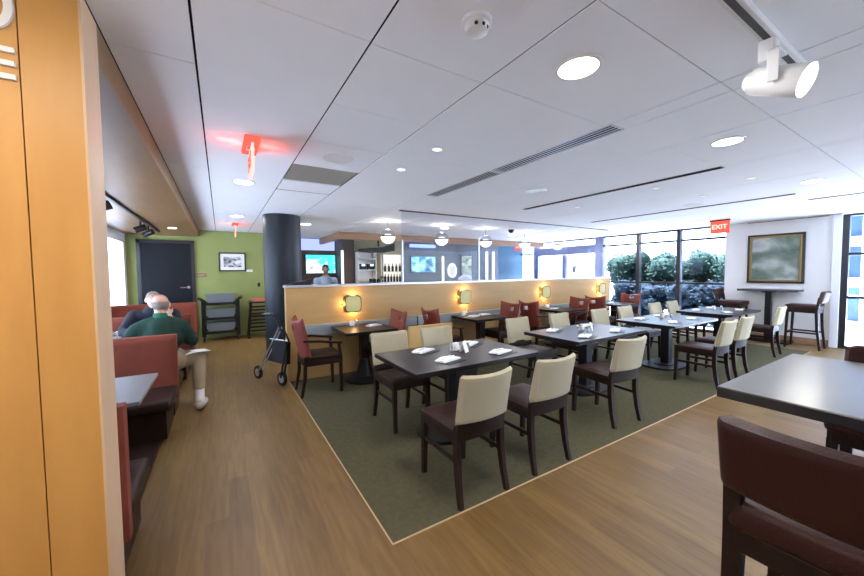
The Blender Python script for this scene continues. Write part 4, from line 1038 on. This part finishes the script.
t = thing('canopy_hood', 'dark angular hood hanging under the wooden bulkhead', 'hood', (3.9, 9.3, 2.1))
MB().prism([(-.55, .12), (.1, .18), (.45, .3), (.45, .08), (.1, .02), (-.55, .06)], 1, -.15, .15).build('hood_body', 'black_metal', t); MB().box((-.02, -.02, .2), (.02, .02, .5)).build('rod', 'black_metal', t)
t = thing('round_sign', 'round white lit sign behind the glass right of the blue television', 'sign', (6.85, 9.84, 1.6))
n_ = 32; MB().prism([(.19*math.cos(2*PI*k/n_), .25*math.sin(2*PI*k/n_)) for k in range(n_)], 1, -.03, .0).build('disc', 'sign_white', t)
MB().prism([(.13*math.cos(2*PI*k/n_), .18*math.sin(2*PI*k/n_)) for k in range(n_)], 1, -.034, -.03).build('inner_disc', 'facade_white', t)
t = thing('lit_picture', 'dim lit picture panel behind the glass right of the round sign', 'picture', (7.5, 9.88, 1.7))
MB().box((-.27, -.03, -.46), (.27, .02, .46), .004).build('frame', 'black_frame', t); MB().box((-.22, -.035, -.42), (.22, -.03, .42)).build('panel', 'dim_picture', t)
light('picture_lamp', 'SPOT', (7.5, 9.3, 2.35), 8, (.9, 1, .85), .03, (math.radians(35), 0, 0), math.radians(80))
# pale cloth on the cap of the half wall near the second glass seam, dark bundle at its left end
t = thing('folded_cloth', 'pale folded cloth behind the glass seam above the half wall', 'cloth', (4.45, 5.9, 0))
MB().box((-.2, -.15, 0), (.2, .15, 1.35), .01).build('stand', 'grey_paint', t)
MB().ball((0, 0, 1.38), (.17, .1, .11)).build('cloth_heap', 'white_cloth', t, True)
t = thing('cap_bundle', 'dark bundle lying on the left end of the half wall cap', 'bundle', (.95, 5.29, 1.38))
def cb(u, v, w): return ((u-.5)*.34, (v-.5)*.16, (.012+.075*u*math.sin(v*PI)**.5) if not w else 0)
MB().grid(cb, 10, 6).build('bundle_body', 'column_paint', t, True)

# ------------------------------------------------------------------ outside
structure(MB().box((10.36, -12, -.2), (60, 30, -.02)).build('ground_outside', 'paving'))
structure(MB().box((-30, -8, -.2), (-1.92, 30, -.02)).build('ground_left', 'asphalt'))
def shrub(label, cx, cy, rx, ry, z0, z1, n, m, seed):
    rnd = random.Random(seed); t = thing('window_shrub', label, 'shrub', (cx, cy, -.02), 0, 'shrubs outside the window')
    st = MB()
    for i in range(9):
        a = rnd.uniform(0, 2*PI); st.tube([(rnd.uniform(-.12, .12), rnd.uniform(-.12, .12), 0), (rx*.3*math.cos(a), ry*.35*math.sin(a), z1*.45), (rx*.6*math.cos(a), ry*.7*math.sin(a), z1*.8)], [.03, .02, .008], 6)
    st.build('stems', 'bark', t)
    b = MB(); cz = (z0+z1)/2; rz = (z1-z0)/2
    lumps = [(rnd.uniform(-.55, .55)*rx, rnd.uniform(-.75, .75)*ry, cz+rnd.uniform(-.7, .6)*rz, rnd.uniform(.35, .6)) for _ in range(24)]
    for lx, ly, lz, lr in lumps: b.ball((lx, ly, max(lz, .05+lr*rz*.72)), (lr*rx*.72, lr*ry*.6, lr*rz*.72), 12, 8)
    for i in range(n):
        lx, ly, lz, lr = rnd.choice(lumps)
        d = Vector((rnd.gauss(0, 1), rnd.gauss(0, 1), rnd.gauss(0, 1))).normalized()*rnd.random()**.4
        c = Vector((lx+d.x*lr*rx, ly+d.y*lr*ry*.8, lz+d.z*lr*rz))
        if c.z < .08: continue
        ax = Vector((rnd.gauss(0, 1), rnd.gauss(0, 1), rnd.gauss(0, .6))).normalized(); s = rnd.uniform(.045, .08)
        e1 = ax*s; e2 = ax.orthogonal().normalized()*s*.5
        b.bm.faces.new([b.bm.verts.new(c+x) for x in (-e1, e2, e1, -e2)])
    b.build('foliage', m, t)
shrub('tall dark leafy shrub outside the left half of the big window', 12.3, 6.25, .75, 1.15, .4, 2.3, 7000, 'leaf_dark', 1)
shrub('tall dark leafy shrub outside the right half of the big window', 12.5, 4.55, .8, 1.0, .4, 2.12, 7000, 'leaf_dark', 2)
shrub('low blue green shrub below the rail at the left of the window', 11.5, 5.9, .5, .9, .05, 1.25, 4000, 'leaf_blue', 3)
shrub('low blue green shrub below the rail at the right of the window', 11.5, 4.2, .5, .95, .05, 1.25, 4000, 'leaf_blue', 4)
t = thing('closed_parasol', 'closed pale blue parasol outside the far window', 'parasol', (11.9, 8.35, -.02))
MB().lathe([(.30, 1.0), (.26, 1.25), (.12, 1.9), (.03, 2.15), (0, 2.18)], seg=10).build('canopy', 'parasol_cloth', t); MB().tube([(0, 0, 0), (0, 0, 2.1)], .03).build('pole', 'alu', t); MB().lathe([(.3, 0), (.3, .08), (0, .09)], seg=20).build('base', 'alu', t)
t = thing('garden_lantern', 'small dark lantern post outside the far window', 'lantern', (14.0, 10.2, -.02))
MB().tube([(0, 0, 0), (0, 0, 1.5)], .03).build('post', 'black_metal', t); MB().lathe([(.07, 1.5), (.1, 1.72), (.12, 1.73), (.03, 1.85), (0, 1.86)], seg=8).build('lamp', 'black_metal', t)
t = thing('distant_building', 'low dark roofed building far beyond the window shrubs', 'building', (36, 11.5, -.02))
MB().box((-3, -5, 0), (3, 1.2, 2.0)).build('wall', 'facade_white', t); MB().box((-3.4, -5.4, 2.0), (3.4, 1.5, 3.0)).build('roof', 'far_roof', t)
t = thing('blue_facade', 'blue glass building with white posts outside the right hand window', 'building', (16, 1.0, -.02))
MB().box((0, -8, 0), (2, 1.9, 7)).build('glass_wall', 'facade_blue', t)
for i in range(12): y = 1.8-i*.42; MB().box((-.25, y-.05, 0), (-.0, y+.05, 7)).build('fin', 'facade_white', t)
for z in (1.15, 2.35, 4.2): MB().box((-.2, -8, z-.14), (0, 1.9, z+.14)).build('floor_band', 'facade_white', t)
t = thing('porch_rail', 'white metal railing just outside the right hand window', 'railing', (11.6, .4, -.02))
MB().tube([(0, -2.5, .55), (0, 1.4, .98)], .03).build('hand_rail', 'facade_white', t)
for i in range(8): y = 1.3-i*.3; MB().tube([(0, y, 0), (0, y, .97-(1.4-y)*.11)], .014).build('baluster', 'facade_white', t)

# ------------------------------------------------------------------ light
W_ = bpy.data.worlds.new('sky'); S.world = W_; W_.use_nodes = True; nt = W_.node_tree
bg = nt.nodes['Background']; bg.inputs[0].default_value = (.64, .80, 1.0, 1); bg.inputs[1].default_value = 6.0
light('sun', 'SUN', (30, 10, 30), 52, (.82, .90, 1), .03, (math.radians(-18), 0, 0))
S.view_settings.view_transform = 'Standard'; S.view_settings.look = 'None'; S.view_settings.gamma = 1; S.view_settings.use_curve_mapping = False
S.view_settings.exposure = 0.8
